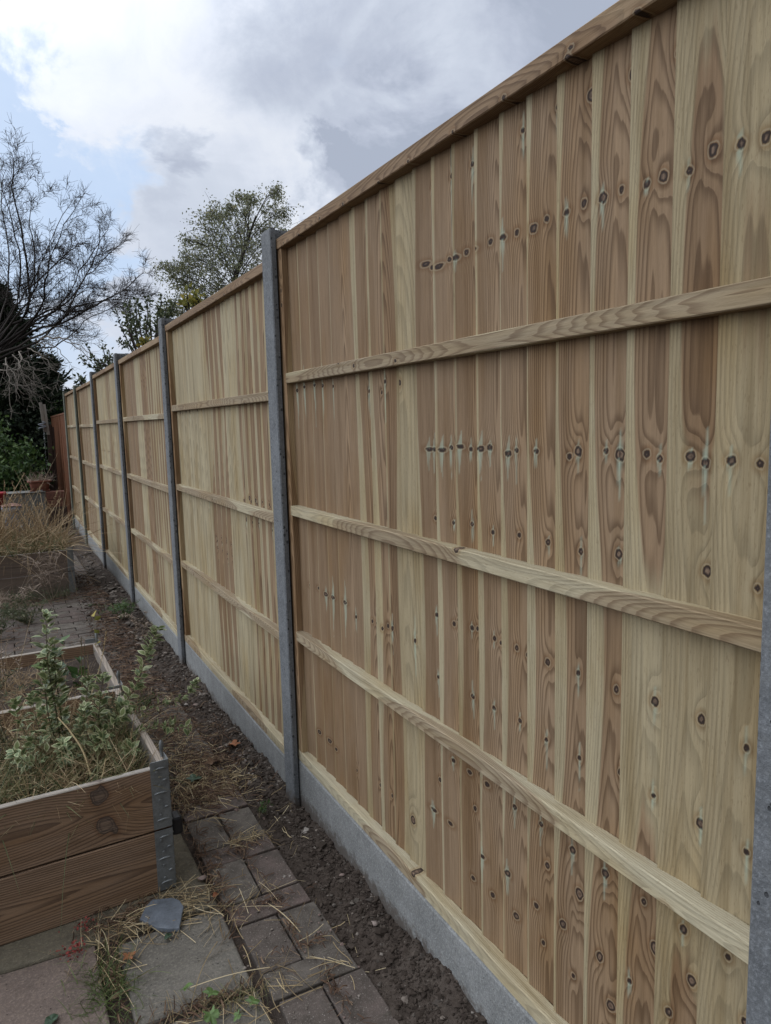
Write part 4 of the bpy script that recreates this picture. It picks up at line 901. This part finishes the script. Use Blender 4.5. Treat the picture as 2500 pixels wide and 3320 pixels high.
# ------------------------------------------------------------------ things on the ground
mb = MB(); P = np.array([(-.623, -.344), (-.597, -.295), (-.576, -.276), (-.520, -.300), (-.506, -.323), (-.501, -.356), (-.532, -.444), (-.560, -.428), (-.587, -.406)]); N = len(P); c = P.mean(0); V = []
for z, s in ((.106, 1.), (.112, .995), (.1165, .985), (.118, .955)):
    for i, p in enumerate(P): q = c+(p-c)*s; V.append((q[0], q[1], z+.02*(q[0]-c[0])+.0012*vnoise(i*1.7, z*300, 2)))
V.append((c[0], c[1], .1195)); f = [(l*N+a, l*N+(a+1) % N, (l+1)*N+(a+1) % N, (l+1)*N+a) for l in range(3) for a in range(N)]+[(3*N+a, 3*N+(a+1) % N, 4*N) for a in range(N)]
mb.add(V, f); tag(mb.build('slate_piece', SLATE, None, (c[0], c[1], .106)), 'flat blue grey piece of broken slate lying in straw before the near bed', 'slate')
def flatleaf(name, label, cat, m, x, y, z, ln, wd, ang, lobes=0, curl=.25, cup=.3, tilt=0.):
    n = 40; V = [(0, 0, 0)]; a = np.linspace(0, 2*math.pi, n, endpoint=False); pr = []
    for q in a:
        if lobes: r = .55+.45*abs(math.cos(q*lobes/2))**.7+.05*math.sin(q*17); r *= (.45 if math.cos(q) < -.75 else 1)
        else: r = 1-.12*math.cos(q)**2*(math.cos(q) < 0)
        pr.append((ln*.5*math.cos(q)*r, wd*.5*math.sin(q)*r))
    for s in (.5, 1.):
        for (u, v) in pr: V.append((u*s, v*s, cup*abs(v*s)-curl*(u*s)**2/ln+.0015*math.sin(u*300+v*170)))
    V = np.array(V); ca, sa = math.cos(ang), math.sin(ang); V[:, 2] += tilt*V[:, 0]
    X = np.stack([V[:, 0]*ca-V[:, 1]*sa+x, V[:, 0]*sa+V[:, 1]*ca+y, V[:, 2]+z], 1)
    f = [(0, 1+i, 1+(i+1) % n) for i in range(n)]+[(1+i, 1+n+i, 1+n+(i+1) % n, 1+(i+1) % n) for i in range(n)]
    mb = MB(); mb.add(X, f, 0, True, rnd=rng.random()); return tag(mb.build(name, m, None, (x, y, z)), label, cat)
flatleaf('dead_leaf', 'crumpled orange brown dead leaf at the top edge of the grey slab', 'leaf', RUSTL, -.672, -.485, .116, .045, .034, 1.2, 5, .5, .5)
flatleaf('dead_leaf', 'small rusty leaf in the paver joint right of the slate', 'leaf', RUSTL, -.405, -.345, .112, .022, .018, .4, 0, .5, .6)
flatleaf('dead_leaf', 'large curled red brown dead leaf by the gravel board behind the long post', 'leaf', RUSTL, -.075, .62, .115, .075, .05, 2.2, 5, .6, .6)
flatleaf('dead_leaf', 'dark red crumpled leaf on the litter beside the steel bracket', 'leaf', MULCH, -.20, .50, .115, .085, .055, .6, 5, .6, .6)
flatleaf('fallen_leaf', 'dark green lobed leaf lying on the brown litter between bed and fence', 'leaf', DKLEAF, -.30, .395, .118, .075, .06, .3, 5, .3, .3)
flatleaf('fallen_leaf', 'dark green oval leaf lying at the bottom edge of the pink slab', 'leaf', DKLEAF, -.865, -.605, .112, .042, .026, .9, 0, .3, .4)
flatleaf('fallen_leaf', 'dark shrivelled green leaf right of the slate on the straw', 'leaf', DKLEAF, -.565, -.455, .113, .030, .016, .6, 0, .4, .6)
def seedling(label, x, y, z, spec):
    o = thing('seedling', label, 'seedling', (x, y, z)); ms = MB()
    for (dx, dy, dz, s, a, t) in spec:
        c = curve([(x, y, z), (x+dx*.4, y+dy*.4, z+dz*.8), (x+dx, y+dy, z+dz)], 10); tubes(ms, [c], [np.full(10, .0009)], 5, [.5])
        l = flatleaf('leaf', None, None, GREENL, 0, 0, 0, s, s*.85, a, 5, .5, .25, t); l.location = (dx, dy, dz); l.parent = o
    ms.build('stem', STEMG, o, (x, y, z))
seedling('green seedling with three lobed leaves on the joint below the grey slab', -.535, -.752, .105, [(-.035, .05, .04, .042, 2.0, -.5), (.015, .01, .035, .045, .3, -.3), (.0, -.05, .03, .046, -1.4, -.5)])
seedling('paler seedling with one flat lobed leaf beside the lower joint', -.455, -.80, .105, [(.02, .0, .02, .04, .2, -.2), (-.02, -.02, .018, .028, 3.5, -.3)])
mb = MB(); n = 330; x = -.735+.035*rng.standard_normal(n); y = -.56+.06*rng.standard_normal(n)
ribbons(mb, np.stack([x, y, np.full(n, .10)], -1), udir(rng, n, .5, .8), rng.uniform(.03, .095, n), rng.uniform(.0014, .0026, n), rng, 6, .7, .6)
tag(mb.build('grass_tuft', GRASSF, None, (-.735, -.56, .1)), 'bright green tuft of fine grass in the joint between pink and grey slabs', 'grass', kind='stuff')
mb = MB(); n = 160; x = -.46+.05*rng.standard_normal(n); y = -.755+.02*rng.standard_normal(n)
ribbons(mb, np.stack([x, y, np.full(n, .10)], -1), udir(rng, n, .5, .8), rng.uniform(.02, .06, n), rng.uniform(.0012, .002, n), rng, 6, .7, .6)
tag(mb.build('grass_tuft', GRASS, None, (-.46, -.755, .1)), 'small dull grass tuft by the corner of the grey slab and pavers', 'grass', kind='stuff')
for lb, x, y, k in [('red leaved sprig at the foot of the near bed front', -.765, -.30, 40), ('dark red creeping sprig above the corner of the pink slab', -.80, -.385, 70)]:
    mb = MB(); P = np.stack([x+.02*rng.standard_normal(k), y+.015*rng.standard_normal(k), .103+.03*rng.random(k)], -1); ln = rng.uniform(.006, .012, k)
    leaves(mb, P, udir(rng, k, .4, 1), udir(rng, k, 1, .6), ln, ln*.7, rng.random(k)); tag(mb.build('red_sprig', REDL, None, (x, y, .1)), lb, 'sprig', kind='stuff')
for lb, x, y, s in [('pale round stone in the joint beside the slate', -.418, -.235, .012), ('pale chunk of stone on the soil at the foot of the second gravel board', -.06, .42, .018), ('pinkish stone on the soil near the bottom of the photo', -.055, -.70, .011), ('dark lump of stone against the nearest gravel board', -.03, -.62, .016), ('light chip of rubble on the soil midway along the nearest panel', -.05, -.47, .012)]:
    V, F, r = pebbles(1, np.array([x]), np.array([y]), s, rng, .2, zgen); mb = MB(); mb.add(V, F, 0, True, rnd=[.35, .97, .99, .1, .9][int(s*1000) % 5] if 'dark' not in lb else .05); tag(mb.build('stone', STONE, None, (x, y, float(zgen(np.array([x]), np.array([y]))[0]))), lb, 'stone')
print('small things ok')

# ------------------------------------------------------------------ far end of the garden
L = (-.75, 9.9, 0)
root = thing('garden_wall', 'low grey rendered block wall across the end of the garden, under the terracotta planter', 'wall', L)
mb = MB(); mb.bevbox(-1.6, -.345, 9.9, 10.25, -.1, .535, .012); P = mb.v[0]; P[:, 1] += .01*np.sin(P[:, 0]*9); mb.build('block', BLOCK, root, L)
mb = MB(); mb.bevbox(-1.62, -.345, 9.88, 10.28, .5365, .548, .004); mb.build('coping', BLOCK, root, L)
bp_ = [(-.34, -.075, .418, .536, BRICK, 'top red brick on the stack between the rendered wall and the fence'), (-.335, -.10, .296, .414, BRICK, 'second red brick in the stack beside the rendered wall'),
       (-.33, -.06, .174, .292, BRICKD, 'dark brick third from the top of the stack beside the wall'), (-.335, -.07, .052, .170, BRICKD, 'dark bottom brick standing on the ground by the fence'),]
for x0, x1, z0, z1, m, lb in bp_:
    mb = MB(); mb.bevbox(x0, x1, 9.885, 10.1, z0-(.05 if z0 < .1 else 0), z1, .008); tag(mb.build('brick', m, None, ((x0+x1)/2, 10, z0)), lb, 'brick', 'stacked bricks at the end of the garden')
# planter: tapered trough with rolled rim and feet
def trough(root, L, c, wx, wy, z0, h, m):
    n = 40; mb = MB(); a = np.linspace(0, 2*math.pi, n, endpoint=False); sup = lambda q, p=4.: np.sign(q)*np.abs(q)**(2/p)
    cx_, sy_ = sup(np.cos(a)), sup(np.sin(a)); V = []
    lv = [(.70, .012, 0), (.72, 0, .01), (.84, 0, .72), (.85, 0, .80), (.97, 0, .81), (1.0, 0, .85), (1.0, 0, .97), (.98, 0, 1.0), (.93, 0, 1.0), (.90, 0, .95), (.86, 0, .80)]
    for s, _, t in lv: V += [(c[0]+wx/2*s*cx_[i], c[1]+wy/2*s*sy_[i], z0+.018+(h-.018)*t) for i in range(n)]
    f = [(k*n+i, k*n+(i+1) % n, (k+1)*n+(i+1) % n, (k+1)*n+i) for k in range(len(lv)-1) for i in range(n)]+[tuple(range(n))[::-1], tuple(range((len(lv)-1)*n, len(lv)*n))]
    mb.add(V, f, 0, True); mb.build('tub', m, root, L)
    for sx in (-1, 1):
        mb = MB(); mb.bevbox(c[0]+sx*wx*.26-.05, c[0]+sx*wx*.26+.05, c[1]-wy*.3, c[1]+wy*.3, z0, z0+.022, .004); mb.build('foot', m, root, L)
L = (-.415, 10.02, .549); root = thing('planter', 'terracotta coloured plastic trough with dry stems, standing on the end wall', 'planter', L)
trough(root, L, (-.415, 10.03), .345, .2, .549, .165, TERRA)
o = thing('dry_plant', 'dry brown stems growing out of the terracotta trough', 'plant', (-.415, 10.03, .69)); mb = MB(); n = 150
ribbons(mb, np.stack([-.415+.14*rng.uniform(-1, 1, n), 10.03+.06*rng.uniform(-1, 1, n), np.full(n, .68)], -1), udir(rng, n, .8, .8), rng.uniform(.08, .26, n), np.full(n, .0055), rng, 7, .8, .4); mb.build('stems', GREYG, o, (-.415, 10.03, .69))
L = (-.98, 9.6, .45); root = thing('plant_pot', 'small red plastic pot among the weeds at the left edge', 'pot', L); mb = MB(); n = 24
lv = [(.06, .40), (.085, .56), (.098, .565), (.098, .60), (.088, .60), (.08, .55)]; V = [(-.98+r*math.cos(i*6.283/n), 9.6+r*math.sin(i*6.283/n), z) for r, z in lv for i in range(n)]
mb.add(V, [(k*n+i, k*n+(i+1) % n, (k+1)*n+(i+1) % n, (k+1)*n+i) for k in range(5) for i in range(n)]+[tuple(range(n))[::-1], tuple(range(5*n, 6*n))], 0, True); mb.build('body', REDP, root, L)
mb = MB(); mb.bevbox(-1.09, -.87, 9.52, 9.70, .0, .40, .012); tag(mb.build('post_block', BRICKD, None, (-.98, 9.6, 0)), 'dark block standing in the weeds under the small red pot', 'block')
L = (-.86, 9.1, .2); root = thing('storage_tub', 'pale plastic tub with a brown cloth over it behind the dry grass', 'tub', L)
trough(root, L, (-.83, 9.1), .26, .24, .12, .30, WHITEP)
mb = MB(); n = 16; a = np.linspace(-1, 1, n); X, Y = np.meshgrid(a, a, indexing='ij'); Z = .44+.03*(1-X**2)*(1-Y**2)+.012*fbm(X*3, Y*3, 5); i = np.arange(n-1)[:, None]*n; j = np.arange(n-1)[None]
mb.add(np.stack([-.83+.125*X, 9.1+.12*Y, Z], -1), np.stack([i+j, i+n+j, i+n+j+1, i+j+1], -1).reshape(-1, 4), 0, True); mb.build('cloth', RAGM, root, L)
mb = MB(); V, F, r = pebbles(1, np.array([-1.035]), np.array([.02]), .022, rng, .2, lambda x, y: x*0+.47); mb.add(V, F, 0, True, rnd=.5); tag(mb.build('red_toy', REDP, None, (-1.035, .02, .47)), 'small bright red lump lying in the grass at the left edge of the near bed', 'ornament')
# the old grey post, split at the top
L = (-.20, 11.4, 0); root = thing('weathered_post', 'broken grey timber post with a split pale top beside the orange fence', 'post', L)
for k, (x, y, w, h0, ln, lx) in enumerate([(-.185, 11.4, .07, 0, 1.62, .03), (-.215, 11.36, .045, 1.45, .50, -.07), (-.165, 11.37, .05, 1.40, .52, -.07), (-.115, 11.42, .045, 0, 1.58, .02)]):
    mb = MB(); lg = mklog(rng, .03, 0, .05); es = unit(np.array([lx*.9, 0, 1.])); beam(mb, (x-w/2, y, h0-.05*(h0 == 0)), es, EX, -EY, ln, 0, w, -.05, 0, .05, .012, lg, .004); mb.build('stake' if h0 == 0 else 'split_board', GREYW if h0 else BRICKD, root, L)
mb = MB()
pts = [(-.25+.06*math.sin(k*.9), 11.335-.006*(k % 2), 1.62-.009*k) for k in range(14)]; tubes(mb, [np.array(pts)], [np.full(14, .012)], 6, [0])
mb.build('wire_tie', WHITEP, root, L)
mb = MB()
for k in range(10): tubes(mb, [np.array([(-.235+.012*math.sin(q*2+k), 11.33, .75+.085*k+.012*q) for q in range(8)])], [np.full(8, .007)], 5, [0])
mb.build('netting', GALV, root, L)

# ------------------------------------------------------------------ trees
def cloud_leaves(mb, P, ln, rng, droop=0., wr=.55):
    n = len(P); D = rng.standard_normal((n, 3)); D[:, 2] -= droop; D = unit(D); N_ = unit(rng.standard_normal((n, 3))); l = ln*rng.uniform(.6, 1.3, n)
    leaves(mb, P, D, N_, l, l*wr, rng.random(n))
def limb(mbp, pts, r0, r1, n=14):
    c = curve(pts, n); return c, np.linspace(r0, r1, n)
# bare tree
rng = np.random.default_rng(91); YT = 13.0; CB = np.array([-1.42, YT, -.05])
px = lambda u, v, dy=0.: atY(u, v, YT+dy)
root = thing('bare_tree', 'leafless tree with a wide fan of dark twigs at the left of the sky', 'tree', tuple(CB))
top = px(-70, 1190)
polys, rads, lev = [], [], []
def addp(c, r): polys.append(c); rads.append(r)
tr = curve([CB, CB+(.05, 0, 1.2), top+(-.05, 0, -.5), top], 14); mbt = MB(); tubes(mbt, [tr], [np.linspace(.15, .10, 14)], 9, [.3])
LIMBS = [([(0, 0), (20, 1060), (92, 1000), (95, 860), (70, 700), (40, 540), (55, 450), (85, 442)], .060, -.3), ([(0, 0), (10, 1040), (60, 940), (62, 760), (20, 600), (-10, 480)], .05, .5), ([(0, 0), (60, 1045), (95, 960), (130, 880), (150, 790), (200, 680), (250, 590)], .05, .8), ([(0, 0), (90, 1040), (150, 950), (160, 850), (215, 700), (290, 560)], .055, -.6),
         ([(0, 0), (90, 1060), (180, 1000), (260, 880), (330, 760), (375, 690)], .045, .2), ([(0, 0), (60, 1080), (165, 1000), (240, 950), (300, 850), (340, 740), (332, 630)], .05, 1.), ([(0, 0), (80, 1110), (200, 1040), (265, 920), (330, 830), (425, 735)], .05, -.6),
         ([(0, 0), (100, 1070), (200, 1040), (300, 985), (400, 930), (470, 870), (500, 830)], .055, .4), ([(0, 0), (110, 1110), (200, 1030), (250, 985), (340, 960), (440, 950), (520, 955)], .045, -1.), ([(0, 0), (60, 1070), (170, 985), (230, 995), (300, 985), (380, 940), (420, 880)], .045, -.2),
         ([(0, 0), (-20, 1000), (-60, 800), (-70, 620)], .05, .3), ([(0, 0), (-110, 1060), (-190, 880), (-260, 680)], .05, -.5), ([(0, 0), (-180, 1110), (-300, 980), (-400, 840)], .05, .6), ([(0, 0), (120, 1130), (200, 1110), (260, 1060), (320, 1010), (420, 965), (445, 920)], .03, .9),
         ([(0, 0), (30, 1020), (90, 930), (190, 820), (260, 760), (300, 740)], .045, -1.2), ([(0, 0), (0, 1020), (30, 880), (20, 720), (0, 600), (20, 480)], .04, 1.2), ([(0, 0), (40, 1030), (110, 940), (120, 800), (100, 660), (135, 560)], .04, -1.)]
def grow(c, r, level, spread):
    K = len(c); T = np.gradient(c, axis=0); ln = np.linalg.norm(np.diff(c, axis=0), axis=1).sum()
    nb = int({0: 20, 1: 7, 2: 4}[level]*spread); out = []
    for q in rng.uniform(.22 if level == 0 else .12, .98, nb):
        i = min(K-2, int(q*(K-1))); p = c[i]+(c[i+1]-c[i])*(q*(K-1)-i); t = unit(T[i]); s = unit(np.cross(t, rng.standard_normal(3)))
        d = unit(t*rng.uniform(.5, 1.)+s*rng.uniform(.5, 1.)+np.array([.04, 0, .05])); l = ln*(rng.uniform(.09, .20) if level == 0 else rng.uniform(.22, .42))*(1.1-.45*q) if level < 2 else rng.uniform(.08, .20)
        n = 7 if level < 2 else 5; tt = np.linspace(0, 1, n)[:, None]; bd = rng.standard_normal(3)*.28+np.array([0, 0, .10 if level else .03]); b = p+d*l*tt+bd*l*tt**2*.55+.012*l*rng.standard_normal((n, 3))*tt
        rb = max(.0026, r[i]*rng.uniform(.35, .5)); rr = np.linspace(rb, max(.0017, rb*.4), n); out.append((b, rr)); addp(b, rr)
        if level < 2: grow(b, rr, level+1, spread)
for pts, r0, dy in LIMBS:
    pp = [top+np.array([.02, .03, -.05])*rng.standard_normal(3)]+[px(u*.95, 1150-(1150-v)*.90, dy*(k+1)/len(pts)) for k, (u, v) in enumerate(pts[1:])]
    c = curve(pp, 18); c[1:] += .016*rng.standard_normal((17, 3)); r = r0*.42*(1-np.linspace(0, 1, 18))**.9+.0035; addp(c, r); grow(c, r, 0, 1.0)
tubes(mbt, polys, rads, 4, list(rng.random(len(polys)))); mbt.build('branches', BARK, root, tuple(CB))
# pale dead twigs hanging below it
polys, rads = [], []
for u, v, u2, v2 in [(40, 1150, 110, 1330), (60, 1150, 160, 1300), (20, 1160, 40, 1350), (90, 1130, 200, 1240), (120, 1120, 230, 1180), (10, 1180, 70, 1280), (70, 1140, 60, 1300), (130, 1100, 300, 1150), (150, 1090, 330, 1200), (0, 1200, 130, 1260), (30, 1240, 150, 1330)]:
    a, b = px(u, v, -.8), px(u2, v2, -1.4); c = curve([a, (a+b)/2+(.0, -.2, .12), b], 12); c[1:] += .02*rng.standard_normal((11, 3)); r = np.linspace(.012, .004, 12); addp(c, r); grow(c, r, 1, 1.2)
mb = MB(); tubes(mb, polys, rads, 4, list(rng.random(len(polys)))); mb.build('drooping_twigs', BARKP, root, tuple(CB))

# dark conifer behind it
def conifer(label, c, H, Rm, n, m, seed, lean=0., skirt=.2, rk=70, sl=.13):
    g = np.random.default_rng(seed); o = thing('conifer', label, 'tree', tuple(c)); mt = MB(); z = np.linspace(0, H*.97, 12); tubes(mt, [np.stack([c[0]+lean*z, np.full(12, c[1]), c[2]+z], -1)], [np.linspace(.12, .01, 12)], 7, [.2]); mt.build('trunk', BARK, o, tuple(c))
    mb = MB(); h = skirt+(H-skirt)*g.beta(1.0, 1.25, n); a = g.uniform(0, 6.283, n); rad = Rm*(1-((h-skirt)/(H-skirt)))**1.0*g.uniform(.45, 1.3, n)+.14
    t = g.random((n, rk))**.8; d = np.stack([np.cos(a), np.sin(a), g.uniform(-.05, .55, n)], -1)
    P = np.stack([c[0]+lean*h, np.full(n, c[1]), c[2]+h], -1)[:, None]+d[:, None]*(rad[:, None]*t)[..., None]; P[..., 2] += .12*rad[:, None]*t**2; P = P+g.standard_normal(P.shape)*(.05+.05*(1-t))[..., None]
    D = unit(d[:, None]+.6*g.standard_normal(P.shape)+np.array([0, 0, .2])); k = n*rk; l = sl*g.uniform(.5, 1.2, k)
    leaves(mb, P.reshape(-1, 3), D.reshape(-1, 3), unit(g.standard_normal((k, 3))+np.array([0, 0, 1])), l, l*.34, g.random(k)); mb.build('foliage', m, o, tuple(c)); return o
conifer('dark conifer with a ragged edge behind the bare tree', (-.80, 14.7, -.1), 4.4, 1.75, 900, LEAF_D, 11, 0., .2, 80, .15)
conifer('second dark conifer, lower, close to the end of the fence', (.05, 15.4, -.1), 3.1, 1.0, 380, LEAF_D, 12)
conifer('dark conifer partly cut off by the left edge of the photo', (-2.3, 14.4, -.1), 3.6, 1.6, 420, LEAF_D, 13)

def bush(name, label, cat, m, c, r, n, ln, seed, clumps=40, bark=BARK, droop=.3, wr=.6):
    g = np.random.default_rng(seed); o = thing(name, label, cat, tuple(c)); c = np.array(c); r = np.array(r)
    K = clumps; u = unit(g.standard_normal((K, 3))); rr = g.uniform(.3, 1., K)**.5; Cc = c+np.array([0, 0, r[2]])+u*rr[:, None]*r; Cc[:, 2] = np.maximum(Cc[:, 2], c[2]+.05)
    ms = MB(); ps, rs = [], []
    for q in Cc: ps.append(curve([c+np.array([g.normal(0, .05), g.normal(0, .05), 0]), (c+q)/2+g.standard_normal(3)*.06, q], 8)); rs.append(np.linspace(.02, .004, 8))
    tubes(ms, ps, rs, 5, list(g.random(K))); ms.build('stems', bark, o, tuple(c))
    i = g.integers(0, K, n); P = Cc[i]+g.standard_normal((n, 3))*(r/ (K**.333))*.62; mb = MB(); cloud_leaves(mb, P, ln, g, droop, wr); mb.build('foliage', m, o, tuple(c)); return o
bush('shrub', 'bright green leafy shrub at the end of the garden left of the planter', 'shrub', LEAF_G, (-.85, 11.3, .2), (.62, .5, .62), 3600, .085, 21, 46)
bush('shrub', 'darker green shrub reaching the left edge, below the conifers', 'shrub', LEAF_G, (-1.5, 11.9, .2), (.7, .6, .85), 3200, .08, 22, 46)
bush('shrub', 'light green bush showing above the old orange fence', 'shrub', LEAF_G, (.25, 14.2, .9), (.42, .4, .55), 2000, .07, 23, 30)
bush('hedge', 'black shadowy undergrowth behind the end wall', 'hedge', LEAF_D, (-1.3, 13.4, -.1), (1.7, .5, .95), 9000, .12, 24, 70)
bush('hedge', 'dark ivy mass below the bare tree, right of the shrub', 'hedge', LEAF_D, (-.25, 13.2, -.1), (.45, .35, .85), 2600, .09, 25, 40)

# birch beyond the fence
rng = np.random.default_rng(95); YB = 18.0; pb = lambda u, v, dy=0.: atY(u, v, YB+dy)
CB = np.array([5.2, YB, 0.]); root = thing('birch_tree', 'tall airy birch with small olive leaves beyond the second fence panel', 'tree', tuple(CB))
CL = [(905, 640, 22, .5), (885, 690, 34, .6), (860, 740, 40, 0), (820, 650, 18, -.4), (800, 690, 30, 0), (780, 740, 40, .5), (720, 700, 16, .4), (740, 670, 14, -.3), (690, 690, 30, -.5), (670, 740, 42, 0), (650, 790, 40, .6), (700, 800, 55, 0), (760, 800, 55, -.8), (820, 800, 60, .4), (880, 800, 50, -.3), (740, 870, 60, 0), (810, 880, 60, .6), (870, 880, 60, 0), (680, 870, 46, -.6),
      (640, 840, 30, 0), (520, 870, 22, .3), (545, 880, 24, -.2), (580, 860, 26, 0), (600, 840, 22, .5), (560, 910, 22, 0), (620, 900, 34, .2), (640, 950, 36, -.3), (600, 935, 22, .3), (700, 940, 50, .4), (760, 950, 50, -.4), (550, 1000, 26, 0), (520, 1010, 18, .3), (575, 975, 18, -.3), (600, 1000, 22, 0), (930, 700, 22, .2), (920, 760, 30, -.5), (800, 640, 10, 0), (900, 625, 14, 0), (603, 780, 10, 0), (660, 700, 18, .2), (770, 640, 10, .2)]
ps, rs, LP = [], [], []
tr = curve([CB, CB+(.1, 0, 2.5), pb(760, 950), pb(790, 820), pb(830, 700)], 22); ps.append(tr); rs.append(np.linspace(.14, .02, 22))
for u, v, s, dy in CL:
    q = pb(u, v, dy*2.); a = tr[int(np.clip(np.argmin(np.abs(tr[:, 2]-(q[2]-1.0))), 5, 20))]; c = curve([a, a*.45+q*.55+np.array([0, 0, .25]), q], 12); ps.append(c); rs.append(np.linspace(.018, .004, 12)); R_ = s*.0098
    nt = int(8+s*.45)
    for _ in range(nt):
        st = c[rng.integers(6, 12)]+rng.standard_normal(3)*R_*.25; e = q+rng.standard_normal(3)*R_*np.array([1, 1.1, 1.0])*.85; w = curve([st, (st+e)/2+(0, 0, .07), e-np.array([0, 0, .08])], 7); ps.append(w); rs.append(np.linspace(.006, .002, 7))
        k = int(rng.integers(11, 22)); t = rng.random(k)**.7*6; LP.append(np.stack([np.interp(t, np.arange(7), w[:, x]) for x in range(3)], -1)+rng.standard_normal((k, 3))*.075)
mb = MB(); tubes(mb, ps, rs, 4, list(rng.random(len(ps)))); mb.build('branches', BARK, root, tuple(CB))
mb = MB(); cloud_leaves(mb, np.concatenate(LP), .074, rng, .9, .5); mb.build('foliage', LEAF_B, root, tuple(CB))

# apple tree shoots just behind the fence
YA = 9.0; pa = lambda u, v, dy=0.: atY(u, v, YA+dy)
def shoots(label, base, tips, m, ln, seed, nl=70, name='apple_tree'):
    g = np.random.default_rng(seed); base = np.array(base); o = thing(name, label, 'tree', tuple(base)); ms, ml = MB(), MB(); ps, rs = [], []
    crown = base+np.array([0, 0, 1.6]); ps.append(curve([base, base+(.03, 0, .8), crown], 10)); rs.append(np.linspace(.06, .045, 10))
    for k, (path, dy) in enumerate(tips):
        pp = [crown]+[pa(u, v, dy) for u, v in path]; c = curve(pp, 22); ps.append(c); rs.append(np.linspace(.02, .003, 22))
        t = g.uniform(7, 21, nl); P = np.stack([np.interp(t, np.arange(22), c[:, x]) for x in range(3)], -1); s = unit(g.standard_normal((nl, 3))); P2 = P+s*g.uniform(.0, .05, nl)[:, None]; D = unit(s+np.array([0, 0, .35])); l = ln*g.uniform(.6, 1.25, nl); leaves(ml, P2, D, unit(g.standard_normal((nl, 3))+np.array([0, 0, .6])), l, l*.6, g.random(nl))
    tubes(ms, ps, rs, 5, list(g.random(len(ps)))); ms.build('branches', BARK, o, tuple(base)); ml.build('leaves', m, o, tuple(base))
S_ = [(430, 1330, 376, 1090), (450, 1370, 400, 1010), (470, 1330, 455, 1010), (505, 1320, 470, 1030), (545, 1330, 545, 985), (575, 1320, 560, 1010), (610, 1290, 640, 1120), (620, 1200, 655, 950), (620, 1280, 700, 1020), (640, 1240, 760, 1010), (700, 1180, 740, 1030), (440, 1400, 330, 1330), (420, 1390, 300, 1090), (560, 1340, 520, 1180), (480, 1400, 440, 1180)]
shoots('apple tree with upright leafy shoots behind the third fence panel', (1.35, 9.2, 0), [([(250+a*.42, 550+b*.42), (250+(a*.4+c*.6)*.42, 550+(b*.45+d*.55)*.42+4), (250+c*.42, 550+d*.42)], q*.25-1.2) for q, (a, b, c, d) in enumerate(S_)], LEAF_A, .062, 31, 75)
S2 = [(230, 1560, 65, 1350), (240, 1530, 195, 1340), (200, 1570, 10, 1440), (230, 1540, 110, 1450), (250, 1500, 250, 1400), (260, 1560, 300, 1440), (180, 1580, 150, 1500), (40, 1660, 10, 1600), (60, 1650, 30, 1590)]
shoots('small apple tree with sparse shoots behind the fourth fence panel', (.45, 9.4, 0), [([(250+a*.42, 550+b*.42), (250+(a+c)*.21, 550+(b+d)*.21+8), (250+c*.42, 550+d*.42)], q*.2-.8) for q, (a, b, c, d) in enumerate(S2)], LEAF_A, .06, 32, 40)
S3 = [(870, 1100, 845, 920), (900, 1080, 900, 950), (920, 1060, 960, 975), (850, 1090, 815, 1030), (890, 1090, 930, 960), (560, 1350, 520, 1330), (540, 1370, 500, 1345)]
YA = 8.0; shoots('yellowing sapling peeping over the second fence panel', (1.7, 8.0, 0), [([(250+a*.42, 550+b*.42), (250+(a+c)*.21, 550+(b+d)*.21+3), (250+c*.42, 550+d*.42)], q*.1-.3) for q, (a, b, c, d) in enumerate(S3)], LEAF_Y, .07, 33, 40, 'sapling')
print('all ok')
